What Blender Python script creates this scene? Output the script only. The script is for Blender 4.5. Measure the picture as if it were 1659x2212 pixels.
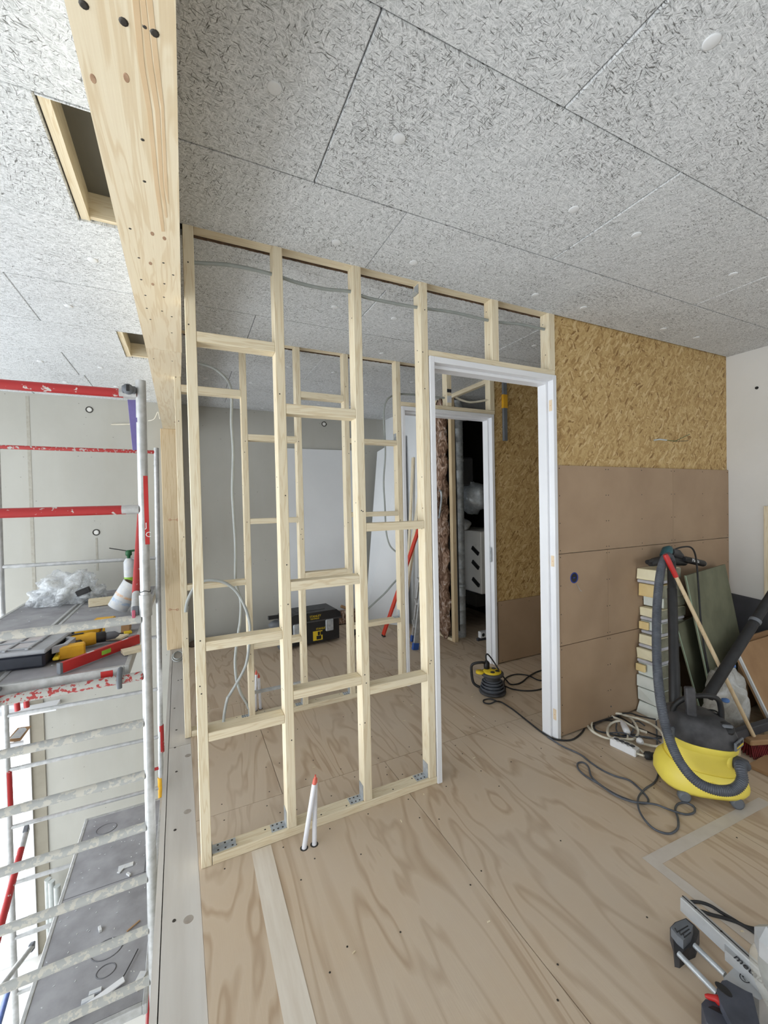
import bpy, bmesh, math, random
from mathutils import Vector, Matrix, noise
random.seed(7)
for o in list(bpy.data.objects): bpy.data.objects.remove(o)
SC = bpy.context.scene
COL = SC.collection

# ------------------------------------------------------------------ camera
W, H, F = 1659, 2212, 897.3
YAW, PIT, ROL = 0.445585, -0.018905, -0.02137
CAM = Vector((0, 0, 1.55))
_f = Vector((math.sin(YAW)*math.cos(PIT), math.cos(YAW)*math.cos(PIT), math.sin(PIT)))
_r = Vector((math.cos(YAW), -math.sin(YAW), 0)); _u = _r.cross(_f)
_r2 = math.cos(ROL)*_r + math.sin(ROL)*_u
_u2 = -math.sin(ROL)*_r + math.cos(ROL)*_u
cd = bpy.data.cameras.new('camera'); cam = bpy.data.objects.new('camera', cd); COL.objects.link(cam)
cd.sensor_fit = 'VERTICAL'; cd.sensor_height = 24.0; cd.sensor_width = 18.0
cd.lens = 24.0*F/H; cd.clip_start = 0.02; cd.clip_end = 200
mw = Matrix.Identity(4)
for i, v in enumerate((_r2, _u2, -_f)):
    for j in range(3): mw[j][i] = v[j]
mw.translation = CAM
cam.matrix_world = mw
SC.camera = cam

def ray(px, py): return _f + _r2*((px-W/2)/F) - _u2*((py-H/2)/F)
def at(px, py, x=None, y=None, z=None, d=None):
    """the point a photo pixel shows on the plane x=, y= or z=, or at depth d"""
    v = ray(px, py)
    if d is not None: return CAM + v*d
    if x is not None: return CAM + v*((x-CAM.x)/v.x)
    if y is not None: return CAM + v*((y-CAM.y)/v.y)
    return CAM + v*((z-CAM.z)/v.z)

# ------------------------------------------------------------------ world, daylight, exposure
wd = bpy.data.worlds.new('world'); SC.world = wd; wd.use_nodes = True
bg = wd.node_tree.nodes['Background']
bg.inputs[0].default_value = (0.90, 0.955, 1.0, 1); bg.inputs[1].default_value = 4.6
vs = SC.view_settings
vs.view_transform = 'Standard'; vs.look = 'None'; vs.gamma = 1.0; vs.use_curve_mapping = False
vs.exposure = 0.23
def portal(name, loc, rot, sx, sy):
    l = bpy.data.lights.new(name, 'AREA'); l.shape = 'RECTANGLE'; l.size = sx; l.size_y = sy
    l.cycles.is_portal = True
    o = bpy.data.objects.new(name, l); COL.objects.link(o); o.location = loc; o.rotation_euler = rot
    return o
XL, YB, YF, XR = -4.2, 5.3, -3.6, 4.19      # facade, back wall, wall behind the camera, right wall
portal('facade_portal', (XL-.1, 1.5, 0.0), (0, -math.pi/2, 0), 5.2, 7.6)
portal('added_window_portal', (2.75, YF-.1, 1.5), (math.pi/2, 0, 0), 1.7, 1.5)  # portal of the unseen rear window, added to brighten the right side

# ------------------------------------------------------------------ node materials
def lin(c):
    r = []
    for v in c[:3]:
        v = v/255.0
        r.append(v/12.92 if v <= 0.04045 else ((v+0.055)/1.055)**2.4)
    return (r[0], r[1], r[2], 1)
class NT:
    def __init__(s, name):
        s.m = bpy.data.materials.new(name); s.m.use_nodes = True
        s.t = s.m.node_tree; s.b = s.t.nodes['Principled BSDF']
    def n(s, typ, **k):
        nd = s.t.nodes.new(typ)
        for a, v in k.items(): setattr(nd, a, v)
        return nd
    def l(s, a, b): s.t.links.new(a, b)
    def coords(s, scale=(1, 1, 1), rot=(0, 0, 0), rnd=True, src='Object'):
        tc = s.n('ShaderNodeTexCoord'); out = tc.outputs[src]
        if rnd:
            oi = s.n('ShaderNodeObjectInfo'); a = s.n('ShaderNodeVectorMath', operation='MULTIPLY_ADD')
            s.l(oi.outputs['Random'], a.inputs[0]); a.inputs[1].default_value = (7.3, 11.1, 5.7)
            s.l(out, a.inputs[2]); out = a.outputs[0]
        mp = s.n('ShaderNodeMapping'); s.l(out, mp.inputs['Vector'])
        mp.inputs['Scale'].default_value = scale; mp.inputs['Rotation'].default_value = rot
        return mp.outputs[0]
    def noise(s, vec, scale, detail=4, rough=.55, dist=0):
        q = s.n('ShaderNodeTexNoise'); s.l(vec, q.inputs['Vector'])
        q.inputs['Scale'].default_value = scale; q.inputs['Detail'].default_value = detail
        q.inputs['Roughness'].default_value = rough; q.inputs['Distortion'].default_value = dist
        return q.outputs['Fac']
    def ramp(s, fac, stops, interp='LINEAR'):
        q = s.n('ShaderNodeValToRGB'); q.color_ramp.interpolation = interp; s.l(fac, q.inputs[0])
        e = q.color_ramp.elements
        while len(e) < len(stops): e.new(.5)
        for k, (p, c) in zip(e, stops):
            k.position = p; k.color = c if len(c) == 4 else lin(c)
        return q.outputs[0]
    def mix(s, fac, a, b, mode='MIX'):
        q = s.n('ShaderNodeMix', data_type='RGBA', blend_type=mode)
        for i, v in ((0, fac), (6, a), (7, b)):
            if hasattr(v, 'is_output'): s.l(v, q.inputs[i])
            else: q.inputs[i].default_value = v
        return q.outputs[2]
    def math(s, op, a, b=0.0):
        q = s.n('ShaderNodeMath', operation=op)
        for i, v in ((0, a), (1, b)):
            if hasattr(v, 'is_output'): s.l(v, q.inputs[i])
            else: q.inputs[i].default_value = v
        return q.outputs[0]
    def bump(s, h, strength=.3, dist=.01):
        q = s.n('ShaderNodeBump'); q.inputs['Strength'].default_value = strength; q.inputs['Distance'].default_value = dist
        s.l(h, q.inputs['Height']); s.l(q.outputs[0], s.b.inputs['Normal'])
    def done(s, col, rough=.6, metal=0, spec=None):
        if hasattr(col, 'is_output'): s.l(col, s.b.inputs['Base Color'])
        else: s.b.inputs['Base Color'].default_value = col
        s.b.inputs['Roughness'].default_value = rough; s.b.inputs['Metallic'].default_value = metal
        if spec is not None: s.b.inputs['Specular IOR Level'].default_value = spec
        return s.m
BW = ((0, 0, 0, 1), (1, 1, 1, 1))
def plain(name, c1, c2=None, scale=6, rough=.6, metal=0, bump=0, spec=None, stretch=(1, 1, 1)):
    t = NT(name); c2 = c2 or tuple(v*.88 for v in c1)
    f = t.noise(t.coords(stretch), scale, 5)
    col = t.ramp(f, [(.35, c1), (.68, c2)])
    if bump: t.bump(f, bump, .004)
    return t.done(col, rough, metal, spec)
def wood(name, light, mid, dark, axis='z', ringy=1.0, rough=.62):
    t = NT(name); k = 'xyz'.index(axis)
    def st(a, b): v = [b]*3; v[k] = a; return tuple(v)
    v = t.coords(st(.55, 9))
    g = t.noise(v, 3.2, 3, .5, .6)
    w = t.math('SINE', t.math('MULTIPLY', g, 46*ringy))
    w = t.math('MULTIPLY_ADD', w, .5); 
    t.t.nodes[-1].inputs[2].default_value = .5
    fine = t.noise(t.coords(st(6, 260)), 1, 2)
    base = t.ramp(w, [(0.0, light), (.62, light), (1.0, mid)])
    base = t.mix(.30, base, t.ramp(fine, [(.3, mid), (.7, light)]))
    big = t.noise(t.coords(st(.4, 2.5)), 1.5, 2)
    base = t.mix(t.ramp(big, [(.45, (0, 0, 0, 1)), (.8, (.45, .45, .45, 1))]), base, lin(mid))
    vo = t.n('ShaderNodeTexVoronoi', feature='F1'); t.l(t.coords(st(1.1, 3.4)), vo.inputs['Vector']); vo.inputs['Scale'].default_value = 1.6
    kn = t.ramp(vo.outputs['Distance'], [(.030, (1, 1, 1, 1)), (.055, (0, 0, 0, 1))])
    base = t.mix(kn, base, lin(dark))
    t.bump(fine, .10, .002)
    return t.done(base, rough)

M = {}
PINE_L, PINE_M, PINE_D = (230, 219, 193), (212, 194, 160), (138, 102, 70)
for ax in 'xyz': M['pine_'+ax] = wood('pine_'+ax, PINE_L, PINE_M, PINE_D, ax)
M['beam'] = wood('beam_wood', (228, 215, 188), (212, 192, 158), (140, 100, 72), 'y', .6)
M['post'] = wood('post_wood', (214, 194, 160), (197, 172, 134), (140, 100, 72), 'z', .7)
M['edge'] = plain('edge_board', (206, 202, 196), (188, 182, 174), 1.6, .7, 0, .12, None, (6, .5, 1))

def m_troldtekt():
    t = NT('wood_wool')
    tc = t.coords((1, 1, 1))
    wv = t.n('ShaderNodeTexNoise'); t.l(tc, wv.inputs['Vector']); wv.inputs['Scale'].default_value = 13; wv.inputs['Detail'].default_value = 1
    wp = t.n('ShaderNodeVectorMath', operation='MULTIPLY_ADD'); t.l(wv.outputs['Color'], wp.inputs[0])
    wp.inputs[1].default_value = (.03, .03, 0); t.l(tc, wp.inputs[2])
    hi = lo_ = None
    for i, (a, s1, s2) in enumerate(((.2, 40, 290), (.85, 46, 320), (1.5, 38, 280), (2.1, 44, 310), (2.7, 42, 300))):
        mp = t.n('ShaderNodeMapping', vector_type='TEXTURE'); t.l(wp.outputs[0], mp.inputs['Vector'])
        mp.inputs['Rotation'].default_value = (0, 0, a*1.2); mp.inputs['Scale'].default_value = (1/s1, 1/s2, 1); mp.inputs['Location'].default_value = (i*3.1, i*7.7, i*1.3)
        q = t.noise(mp.outputs[0], 1.0, 1, .4)
        hi = q if hi is None else t.math('MAXIMUM', hi, q); lo_ = q if lo_ is None else t.math('MINIMUM', lo_, q)
    big = t.noise(t.coords((1, 1, 1)), 3.0, 2)
    lo_ = t.math('ADD', lo_, t.math('MULTIPLY', t.math('SUBTRACT', big, .5), .14))
    fib = t.ramp(hi, [(.56, (194, 197, 199)), (.72, (228, 230, 232))])
    h = t.ramp(lo_, [(.23, (0, 0, 0, 1)), (.335, (1, 1, 1, 1))])
    col = t.mix(h, lin((108, 108, 107)), fib)
    t.bump(h, .35, .004)
    return t.done(col, .9, 0, .2)
M['trold'] = m_troldtekt()

def m_ply():
    t = NT('floor_plywood')
    v = t.coords((1.8, .30, 1))
    g = t.noise(v, 1.9, 3.0, .5, .7)
    w = t.math('MULTIPLY_ADD', t.math('SINE', t.math('MULTIPLY', g, 58)), .5); t.t.nodes[-1].inputs[2].default_value = .5
    soft = t.noise(t.coords((9, .8, 1)), 2.0, 4)
    c = t.ramp(w, [(0, (198, 178, 154)), (.60, (200, 181, 158)), (.88, (186, 164, 139)), (1, (172, 148, 122))])
    dust = t.noise(t.coords((1, 1, 1), rnd=False), 1.3, 4)
    c = t.mix(t.ramp(soft, [(.3, (0, 0, 0, 1)), (.75, (.55, .55, .55, 1))]), c, lin((200, 181, 158)))
    c = t.mix(t.ramp(dust, [(.4, (0, 0, 0, 1)), (.75, (.5, .5, .5, 1))]), c, lin((198, 187, 173)))
    fine = t.noise(t.coords((200, 8, 1)), 1, 2)
    t.bump(fine, .12, .002)
    return t.done(c, .62, 0, .35)
M['ply'] = m_ply()

def m_osb():
    t = NT('osb')
    tc = t.coords((1, 1, 1))
    wv = t.n('ShaderNodeTexNoise'); t.l(tc, wv.inputs['Vector']); wv.inputs['Scale'].default_value = 9; wv.inputs['Detail'].default_value = 2
    wp = t.n('ShaderNodeVectorMath', operation='MULTIPLY_ADD'); t.l(wv.outputs['Color'], wp.inputs[0]); wp.inputs[1].default_value = (.05, .0, .05); t.l(tc, wp.inputs[2])
    col = None
    for i, (a, s1, s2) in enumerate(((.12, 20, 84), (1.2, 22, 90), (-.85, 21, 86))):
        mp = t.n('ShaderNodeMapping', vector_type='TEXTURE'); t.l(wp.outputs[0], mp.inputs['Vector']); mp.inputs['Rotation'].default_value = (0, a, 0)
        mp.inputs['Scale'].default_value = (1/s1, 1, 1/s2); mp.inputs['Location'].default_value = (i*2.2, 0, i*5.1)
        vo = t.n('ShaderNodeTexVoronoi', feature='F1'); t.l(mp.outputs[0], vo.inputs['Vector']); vo.inputs['Scale'].default_value = 1
        sp = t.n('ShaderNodeSeparateColor'); t.l(vo.outputs['Color'], sp.inputs[0])
        c = t.ramp(sp.outputs[0], [(0, (112, 78, 42)), (.10, (166, 134, 86)), (.5, (192, 163, 112)), (.85, (208, 181, 131)), (1, (222, 200, 154))])
        if col is None: col = c
        else: col = t.mix(t.ramp(sp.outputs[1], [(.5, (0, 0, 0, 1)), (.56, (1, 1, 1, 1))]), col, c)
    dk = t.noise(t.coords((10, 1, 30), (0, .5, 0)), 1.2, 3, .7, 1.2)
    col = t.mix(t.ramp(dk, [(.70, (0, 0, 0, 1)), (.78, (.8, .8, .8, 1))]), col, lin((94, 70, 42)))
    fine = t.noise(t.coords((70, 1, 120), (0, .4, 0)), 1, 3, .6, .8)
    col = t.mix(.28, col, t.ramp(fine, [(.25, (140, 104, 54)), (.75, (210, 178, 120))]))
    t.bump(fine, .25, .003)
    return t.done(col, .65, 0, .3)
M['osb'] = m_osb()

def m_concrete(name, a, b):
    t = NT(name)
    f = t.noise(t.coords((1, 1, .6), rnd=False), 1.1, 6, .6)
    c = t.ramp(f, [(.3, a), (.7, b)])
    st = t.noise(t.coords((5, 1, .6), rnd=False), 1.0, 4)
    c = t.mix(t.ramp(st, [(.5, (0, 0, 0, 1)), (.85, (.30, .30, .30, 1))]), c, lin((168, 162, 148)))
    vo = t.n('ShaderNodeTexVoronoi'); t.l(t.coords((1, 1, 1.6), rnd=False), vo.inputs['Vector']); vo.inputs['Scale'].default_value = 9
    pit = t.ramp(vo.outputs['Distance'], [(.03, (1, 1, 1, 1)), (.06, (0, 0, 0, 1))])
    c = t.mix(pit, c, lin((120, 117, 110)))
    t.bump(f, .1, .004)
    return t.done(c, .8, 0, .25)
M['concrete'] = m_concrete('concrete', (184, 183, 176), (171, 169, 161))
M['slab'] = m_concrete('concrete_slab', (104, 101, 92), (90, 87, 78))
M['fibre'] = plain('fibre_gypsum_board', (170, 145, 119), (160, 135, 110), 3, .75, 0, .05)
M['white'] = plain('white_lacquer', (232, 233, 236), (226, 227, 231), 4, .45)
M['wallpaint'] = plain('white_plaster', (220, 218, 214), (214, 212, 207), 2, .85)
M['sheet'] = plain('white_board', (222, 224, 226), (216, 218, 220), 2, .6)
M['galv'] = plain('galvanised_steel', (198, 203, 207), (166, 172, 178), 30, .4, .4)
M['alu'] = plain('scaffold_aluminium', (196, 197, 198), (172, 173, 172), 24, .36, .4, .05)
def m_worn(name, paint, under, th=.6, sc=22):
    t = NT(name); f = t.noise(t.coords((1, 1, 1)), sc, 5, .6)
    k = t.ramp(f, [(th-.015, (0, 0, 0, 1)), (th+.015, (1, 1, 1, 1))])
    return t.done(t.mix(k, lin(paint), lin(under)), .42)
M['redtube'] = m_worn('worn_red_paint', (164, 36, 37), (190, 188, 184), .64)
M['redworn'] = m_worn('flaking_red_paint', (160, 52, 50), (172, 172, 167), .455, 45)
M['redthin'] = m_worn('chipped_red_paint', (166, 50, 48), (176, 174, 170), .56, 40)
M['dusty_alu'] = m_worn('dusty_rung', (166, 167, 165), (190, 187, 178), .53, 30)
M['purple'] = plain('purple_tape', (116, 108, 166), (102, 94, 150), 8, .5)
M['blue'] = plain('blue_plastic', (52, 92, 168), (44, 76, 150), 8, .5)
M['deck'] = plain('scaffold_deck', (158, 158, 162), (130, 129, 133), 5, .75, 0, .15)
M['deckdark'] = plain('deck_hatch_line', (112, 112, 116), (98, 98, 102), 12, .8)
M['black'] = plain('black_plastic', (34, 34, 36), (22, 22, 24), 14, .5)
M['rubber'] = plain('black_rubber', (40, 40, 42), (28, 28, 30), 20, .65)
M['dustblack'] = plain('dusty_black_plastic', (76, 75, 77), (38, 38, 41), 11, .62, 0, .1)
M['greyplastic'] = plain('grey_plastic', (112, 116, 122), (92, 96, 102), 8, .55)
M['hose'] = plain('hose_grey', (88, 92, 100), (66, 70, 78), 18, .5)
M['yellow'] = plain('vacuum_yellow', (246, 227, 92), (238, 218, 100), 5, .5)
M['toolyellow'] = plain('tool_yellow', (226, 172, 36), (206, 152, 26), 10, .5)
M['red'] = plain('red_lacquer', (190, 40, 38), (168, 34, 32), 6, .42)
M['orange'] = plain('orange_red_level', (218, 66, 40), (204, 56, 34), 6, .42)
M['pipe'] = plain('white_pipe', (232, 233, 238), (222, 223, 230), 12, .4)
M['coral'] = plain('coral_plug', (226, 116, 96), (206, 92, 76), 12, .5)
M['conduit_d'] = plain('dark_grey_conduit', (150, 155, 152), (140, 145, 142), 20, .5)
M['conduit'] = plain('grey_conduit', (176, 180, 178), (166, 170, 168), 20, .5)
M['whitecable'] = plain('cream_cable', (226, 221, 206), (212, 206, 190), 20, .5)
M['foam'] = plain('cream_foam', (240, 232, 200), (228, 218, 184), 10, .85, 0, .2)
M['foamy'] = plain('yellowed_foam', (234, 212, 158), (226, 200, 142), 10, .85, 0, .2)
M['foamw'] = plain('white_foam', (226, 230, 224), (212, 218, 212), 10, .85, 0, .2)
M['foil'] = plain('dirty_facing', (146, 146, 128), (112, 112, 96), 14, .7, 0, .2)
M['skin'] = plain('grey_sheet_facing', (200, 200, 206), (176, 176, 184), 14, .5)
M['green'] = plain('green_gypsum_face', (124, 126, 104), (108, 110, 90), 6, .8)
M['greenedge'] = plain('green_gypsum_edge', (168, 192, 170), (154, 178, 156), 12, .8)
M['darksheet'] = plain('dark_grey_sheet', (72, 72, 76), (58, 58, 62), 5, .7)
M['card'] = plain('cardboard', (170, 136, 100), (154, 120, 86), 6, .8)
M['tape'] = plain('floor_tape', (204, 196, 187), (192, 183, 173), 8, .55)
M['palestripe'] = plain('pale_floor_stripe', (222, 213, 200), (208, 196, 180), 4, .6, 0, 0, None, (8, .8, 1))
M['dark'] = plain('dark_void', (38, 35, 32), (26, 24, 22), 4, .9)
M['screw'] = plain('screw_head', (70, 66, 60), (52, 48, 44), 40, .5, .4)
M['bluebox'] = plain('blue_socket_box', (44, 66, 150), (34, 52, 128), 12, .5)
M['text_k'] = plain('black_print', (40, 40, 44), (34, 34, 38), 10, .6)
M['text_w'] = plain('white_print', (230, 230, 230), (222, 222, 222), 10, .6)
M['text_y'] = plain('yellow_print', (232, 200, 44), (222, 190, 40), 10, .6)
M['label'] = plain('pale_label', (214, 214, 212), (196, 200, 208), 30, .6)
M['lime'] = plain('lime_label', (150, 196, 62), (132, 180, 54), 14, .5)
M['dgreen'] = plain('dark_green_nozzle', (28, 92, 52), (22, 78, 44), 14, .5)
def m_insul():
    t = NT('brown_mineral_wool')
    f = t.noise(t.coords((1, 1, .55)), 16, 6, .65, 1.4)
    c = t.ramp(f, [(.28, (52, 36, 26)), (.45, (112, 82, 62)), (.56, (168, 138, 116)), (.66, (226, 214, 206))])
    t.bump(f, .9, .03); return t.done(c, .8)
M['insul'] = m_insul()
def m_clear(name, tint, rough, alpha, bp=.6, sc=11):
    t = NT(name); f = t.noise(t.coords((1, 1, 1)), sc, 5, .6, 1.0)
    t.b.inputs['Alpha'].default_value = alpha
    a = t.ramp(f, [(.38, (alpha-.25,)*3+(1,)), (.66, (min(1, alpha+.35),)*3+(1,))]); t.l(a, t.b.inputs['Alpha'])
    t.bump(f, bp, .02)
    return t.done(lin(tint), rough, 0, .7)
M['film'] = m_clear('clear_plastic_film', (236, 240, 244), .15, .45)
M['clear'] = plain('clear_guard', (216, 214, 204), (204, 202, 192), 3, .12, 0, 0, .7)
M['clear'].node_tree.nodes['Principled BSDF'].inputs['Alpha'].default_value = .34
def m_bag():
    t = NT('dusty_plastic_sack'); f = t.noise(t.coords((1, 1, 1)), 7, 6, .65, .8)
    c = t.ramp(f, [(.3, (120, 116, 108)), (.5, (168, 166, 160)), (.68, (204, 206, 206))]); t.bump(f, .7, .03)
    return t.done(c, .4)
M['sack'] = m_bag()

# ------------------------------------------------------------------ mesh helpers
class MB:
    def __init__(s): s.v, s.f, s.sm = [], [], []
    def add(s, vs_, fs, smooth=False):
        k = len(s.v); s.v += [Vector(p) for p in vs_]
        for f in fs: s.f.append([i+k for i in f]); s.sm.append(smooth)
        return s
    def box(s, x0, x1, y0, y1, z0, z1, bev=0.0, M4=None):
        if bev <= 0:
            vs_ = [(x, y, z) for x in (x0, x1) for y in (y0, y1) for z in (z0, z1)]
            fs = [(0, 1, 3, 2), (4, 6, 7, 5), (0, 4, 5, 1), (2, 3, 7, 6), (0, 2, 6, 4), (1, 5, 7, 3)]
        else:
            bm = bmesh.new(); bmesh.ops.create_cube(bm, size=1)
            for v in bm.verts: v.co = Vector((x0 if v.co.x < 0 else x1, y0 if v.co.y < 0 else y1, z0 if v.co.z < 0 else z1))
            bmesh.ops.bevel(bm, geom=bm.edges[:], offset=bev, segments=1, affect='EDGES')
            bm.verts.index_update()
            vs_ = [v.co.copy() for v in bm.verts]; fs = [[v.index for v in f.verts] for f in bm.faces]; bm.free()
        if M4 is not None: vs_ = [M4 @ Vector(p) for p in vs_]
        return s.add(vs_, fs)
    def bar(s, a, b, w, h, bev=0.0, up=(0, 0, 1)):
        """rectangular bar from a to b, w across, h along up"""
        a, b = Vector(a), Vector(b); d = b-a; L = d.length; d.normalize()
        u = Vector(up); u = (u-d*u.dot(d))
        if u.length < 1e-4: u = Vector((0, 1, 0)); u = u-d*u.dot(d)
        u.normalize(); n = u.cross(d)
        m = Matrix(((d.x, n.x, u.x, a.x), (d.y, n.y, u.y, a.y), (d.z, n.z, u.z, a.z), (0, 0, 0, 1)))
        return s.box(0, L, -w/2, w/2, -h/2, h/2, bev, m)
    def rings(s, R, cap=True, smooth=True, closed=False):
        n = len(R[0]); vs_ = [p for r in R for p in r]; fs = []
        m = len(R)
        for i in range(m if closed else m-1):
            a, b = i*n, ((i+1) % m)*n
            for j in range(n): fs.append((a+j, a+(j+1) % n, b+(j+1) % n, b+j))
        s.add(vs_, fs, smooth)
        if cap and not closed:
            s.add(R[0], [tuple(range(n))[::-1]]); s.add(R[-1], [tuple(range(n))])
        return s
    def tube(s, pts, r, n=8, closed=False, ribs=None):
        pts = [Vector(p) for p in pts]; R = []; up = None
        for i, p in enumerate(pts):
            a = pts[(i-1) % len(pts)] if closed else pts[max(i-1, 0)]; b = pts[(i+1) % len(pts)] if closed else pts[min(i+1, len(pts)-1)]
            t = (b-a); t = t.normalized() if t.length > 1e-9 else Vector((0, 0, 1))
            if up is None:
                up = Vector((0, 0, 1)) if abs(t.z) < .9 else Vector((1, 0, 0))
            up = up-t*up.dot(t)
            if up.length < 1e-6: up = t.orthogonal()
            up.normalize(); q = t.cross(up)
            rr = r[i] if isinstance(r, (list, tuple)) else r
            R.append([p+(up*math.cos(2*math.pi*j/n)+q*math.sin(2*math.pi*j/n))*rr for j in range(n)])
        return s.rings(R, True, True, closed)
    def lathe(s, prof, M4=None, n=20, smooth=True, cap=True):
        R = [[Vector((max(r, 1e-5)*math.cos(2*math.pi*j/n), max(r, 1e-5)*math.sin(2*math.pi*j/n), z)) for j in range(n)] for r, z in prof]
        if M4 is not None: R = [[M4 @ p for p in r] for r in R]
        return s.rings(R, cap, smooth)
    def prism(s, poly, z0, z1, M4=None):
        n = len(poly); vs_ = [Vector((x, y, z0)) for x, y in poly]+[Vector((x, y, z1)) for x, y in poly]
        if M4 is not None: vs_ = [M4 @ p for p in vs_]
        fs = [tuple(range(n))[::-1], tuple(range(n, 2*n))]+[(j, (j+1) % n, n+(j+1) % n, n+j) for j in range(n)]
        return s.add(vs_, fs)
    def slab(s, a, b, c, d, th):
        """flat board with front corners a b c d, thickness th behind"""
        a, b, c, d = map(Vector, (a, b, c, d)); nn = (b-a).cross(d-a).normalized()*th
        vs_ = [a, b, c, d, a+nn, b+nn, c+nn, d+nn]
        return s.add(vs_, [(0, 3, 2, 1), (4, 5, 6, 7), (0, 1, 5, 4), (1, 2, 6, 5), (2, 3, 7, 6), (3, 0, 4, 7)])
    def blob(s, c, size, amp=.25, freq=2.0, sub=4, seed=0, flat=None):
        bm = bmesh.new(); bmesh.ops.create_icosphere(bm, subdivisions=sub, radius=1)
        for v in bm.verts:
            p = v.co.copy(); q = p*freq+Vector((seed*3.1, seed*1.7, seed))
            v.co = p*(1+amp*noise.noise(q)+amp*.5*noise.noise(q*2.3)+amp*.3*noise.noise(q*5))
            v.co = Vector((v.co.x*size[0], v.co.y*size[1], v.co.z*size[2]))+Vector(c)
            if flat is not None and v.co.z < flat: v.co.z = flat
        bm.verts.index_update()
        s.add([v.co.copy() for v in bm.verts], [[v.index for v in f.verts] for f in bm.faces], True); bm.free()
        return s
    def build(s, name, mat, parent=None, kind=None):
        me = bpy.data.meshes.new(name)
        if parent is None:
            xs = [p.x for p in s.v]; ys = [p.y for p in s.v]; zs = [p.z for p in s.v]
            o0 = Vector(((min(xs)+max(xs))/2, (min(ys)+max(ys))/2, min(zs)))
        else: o0 = wl(parent)
        me.from_pydata([p-o0 for p in s.v], [], s.f)
        me.polygons.foreach_set('use_smooth', s.sm)
        bm = bmesh.new(); bm.from_mesh(me); bmesh.ops.recalc_face_normals(bm, faces=bm.faces[:]); bm.to_mesh(me); bm.free()
        me.materials.append(M[mat] if isinstance(mat, str) else mat)
        o = bpy.data.objects.new(name, me); COL.objects.link(o)
        if parent is None: o.location = o0
        else: o.parent = parent
        if kind: o['kind'] = kind
        return o
def wl(o):
    v = Vector((0, 0, 0))
    while o is not None: v += o.location; o = o.parent
    return v
def tag(o, label, cat=None, group=None, kind=None):
    o['label'] = label
    if cat: o['category'] = cat
    if group: o['group'] = group
    if kind: o['kind'] = kind
    return o
def thing(name, label, cat, loc, group=None):
    o = bpy.data.objects.new(name, None); COL.objects.link(o); o.empty_display_size = .05
    o.location = loc; return tag(o, label, cat, group)
def struct(o, label=None): 
    o['kind'] = 'structure'
    if label: o['label'] = label
    return o
def sempty(name, loc, label): return struct(thing(name, label, None, loc))
def copyo(src, parent, loc=None):
    c = src.copy(); COL.objects.link(c); c.parent = parent
    if loc is not None: c.location = loc
    return c
def smooth_path(P, k=6, closed=False):
    P = [Vector(p) for p in P]; n = len(P); out = []
    rng = range(n if closed else n-1)
    for i in rng:
        g = (lambda j: P[j % n]) if closed else (lambda j: P[min(max(j, 0), n-1)])
        a, b, c, d = g(i-1), g(i), g(i+1), g(i+2)
        for q in range(k):
            t = q/k
            out.append(.5*((2*b)+(c-a)*t+(2*a-5*b+4*c-d)*t*t+(3*b-3*c+d-a)*t**3))
    if not closed: out.append(P[-1])
    return out
def frame(o, fx, fz=(0, 0, 1)):
    """matrix with local x along fx, z near fz, at o"""
    x = Vector(fx).normalized(); z = Vector(fz); z = (z-x*z.dot(x)).normalized(); y = z.cross(x); o = Vector(o)
    return Matrix(((x.x, y.x, z.x, o.x), (x.y, y.y, z.y, o.y), (x.z, y.z, z.z, o.z), (0, 0, 0, 1)))
def text(name, s, M4, size, mat, parent, th=.0006):
    cu = bpy.data.curves.new(name, 'FONT'); cu.body = s; cu.size = size; cu.extrude = th; cu.resolution_u = 2
    t = bpy.data.objects.new(name+'_src', cu); COL.objects.link(t)
    dg = bpy.context.evaluated_depsgraph_get(); dg.update()
    me = bpy.data.meshes.new_from_object(t.evaluated_get(dg)); bpy.data.objects.remove(t)
    me.transform(Matrix.Translation(-wl(parent)) @ M4); me.materials.clear(); me.materials.append(M[mat])
    o = bpy.data.objects.new(name, me); COL.objects.link(o); o.parent = parent; return o

# ------------------------------------------------------------------ key planes (metres)
D, HC = 1.9333, 2.7373          # front of the first stud wall, ceiling
D2 = 3.09                       # front of the second stud wall
SD = .072                       # stud depth
ZG = -2.95                      # ground storey floor

# ================================================================== THE SETTING
# --- floor with plywood sheets
def floor_edge(y): return .045-.018*y
fl = sempty('floor', (2.1, .8, 0), 'plywood covered mezzanine floor')
MB().box(-.05, XR, YF, YB, -.30, -.021).build('floor_deck', 'pine_y', fl)
GAP = .0015
def sheet_cells(ya, yb, xs):
    for a, b in zip(xs[:-1], xs[1:]):
        if a is None:
            poly = [(floor_edge(ya), ya+GAP), (b-GAP, ya+GAP), (b-GAP, yb-GAP), (floor_edge(yb), yb-GAP)]
        else: poly = [(a+GAP, ya+GAP), (b-GAP, ya+GAP), (b-GAP, yb-GAP), (a+GAP, yb-GAP)]
        MB().prism(poly, -.02, 0).build('plywood_sheet', 'ply', fl)
sheet_cells(YF, -.195, [None, 1.04, 2.26, 3.48, XR])
sheet_cells(-.195, 2.245, [None, 1.04, 2.26, 3.48, XR])
sheet_cells(2.245, 3.45, [None, .43, 1.65, 2.87, XR])
sheet_cells(3.45, 5.08, [None, 1.04, 2.26, XR])
sc = MB()
for y in (1.9, 2.19, 2.30, 3.40, 3.50):
    for i in range(18):
        x = .12+i*.23+random.uniform(-.03, .03); sc.lathe([(.004, .0002), (.003, .0012)], Matrix.Translation((x, y+random.uniform(-.012, .012), 0)), 6)
for x in (.47, .39, 1.0, 1.08, 2.22, 2.30, .66, 1.5):
    for i in range(9):
        y = .2+i*.38+random.uniform(-.05, .05); sc.lathe([(.004, .0002), (.003, .0012)], Matrix.Translation((x, y, 0)), 6)
sc.build('floor_screws', 'screw', fl, 'stuff')
sw = MB()
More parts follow.
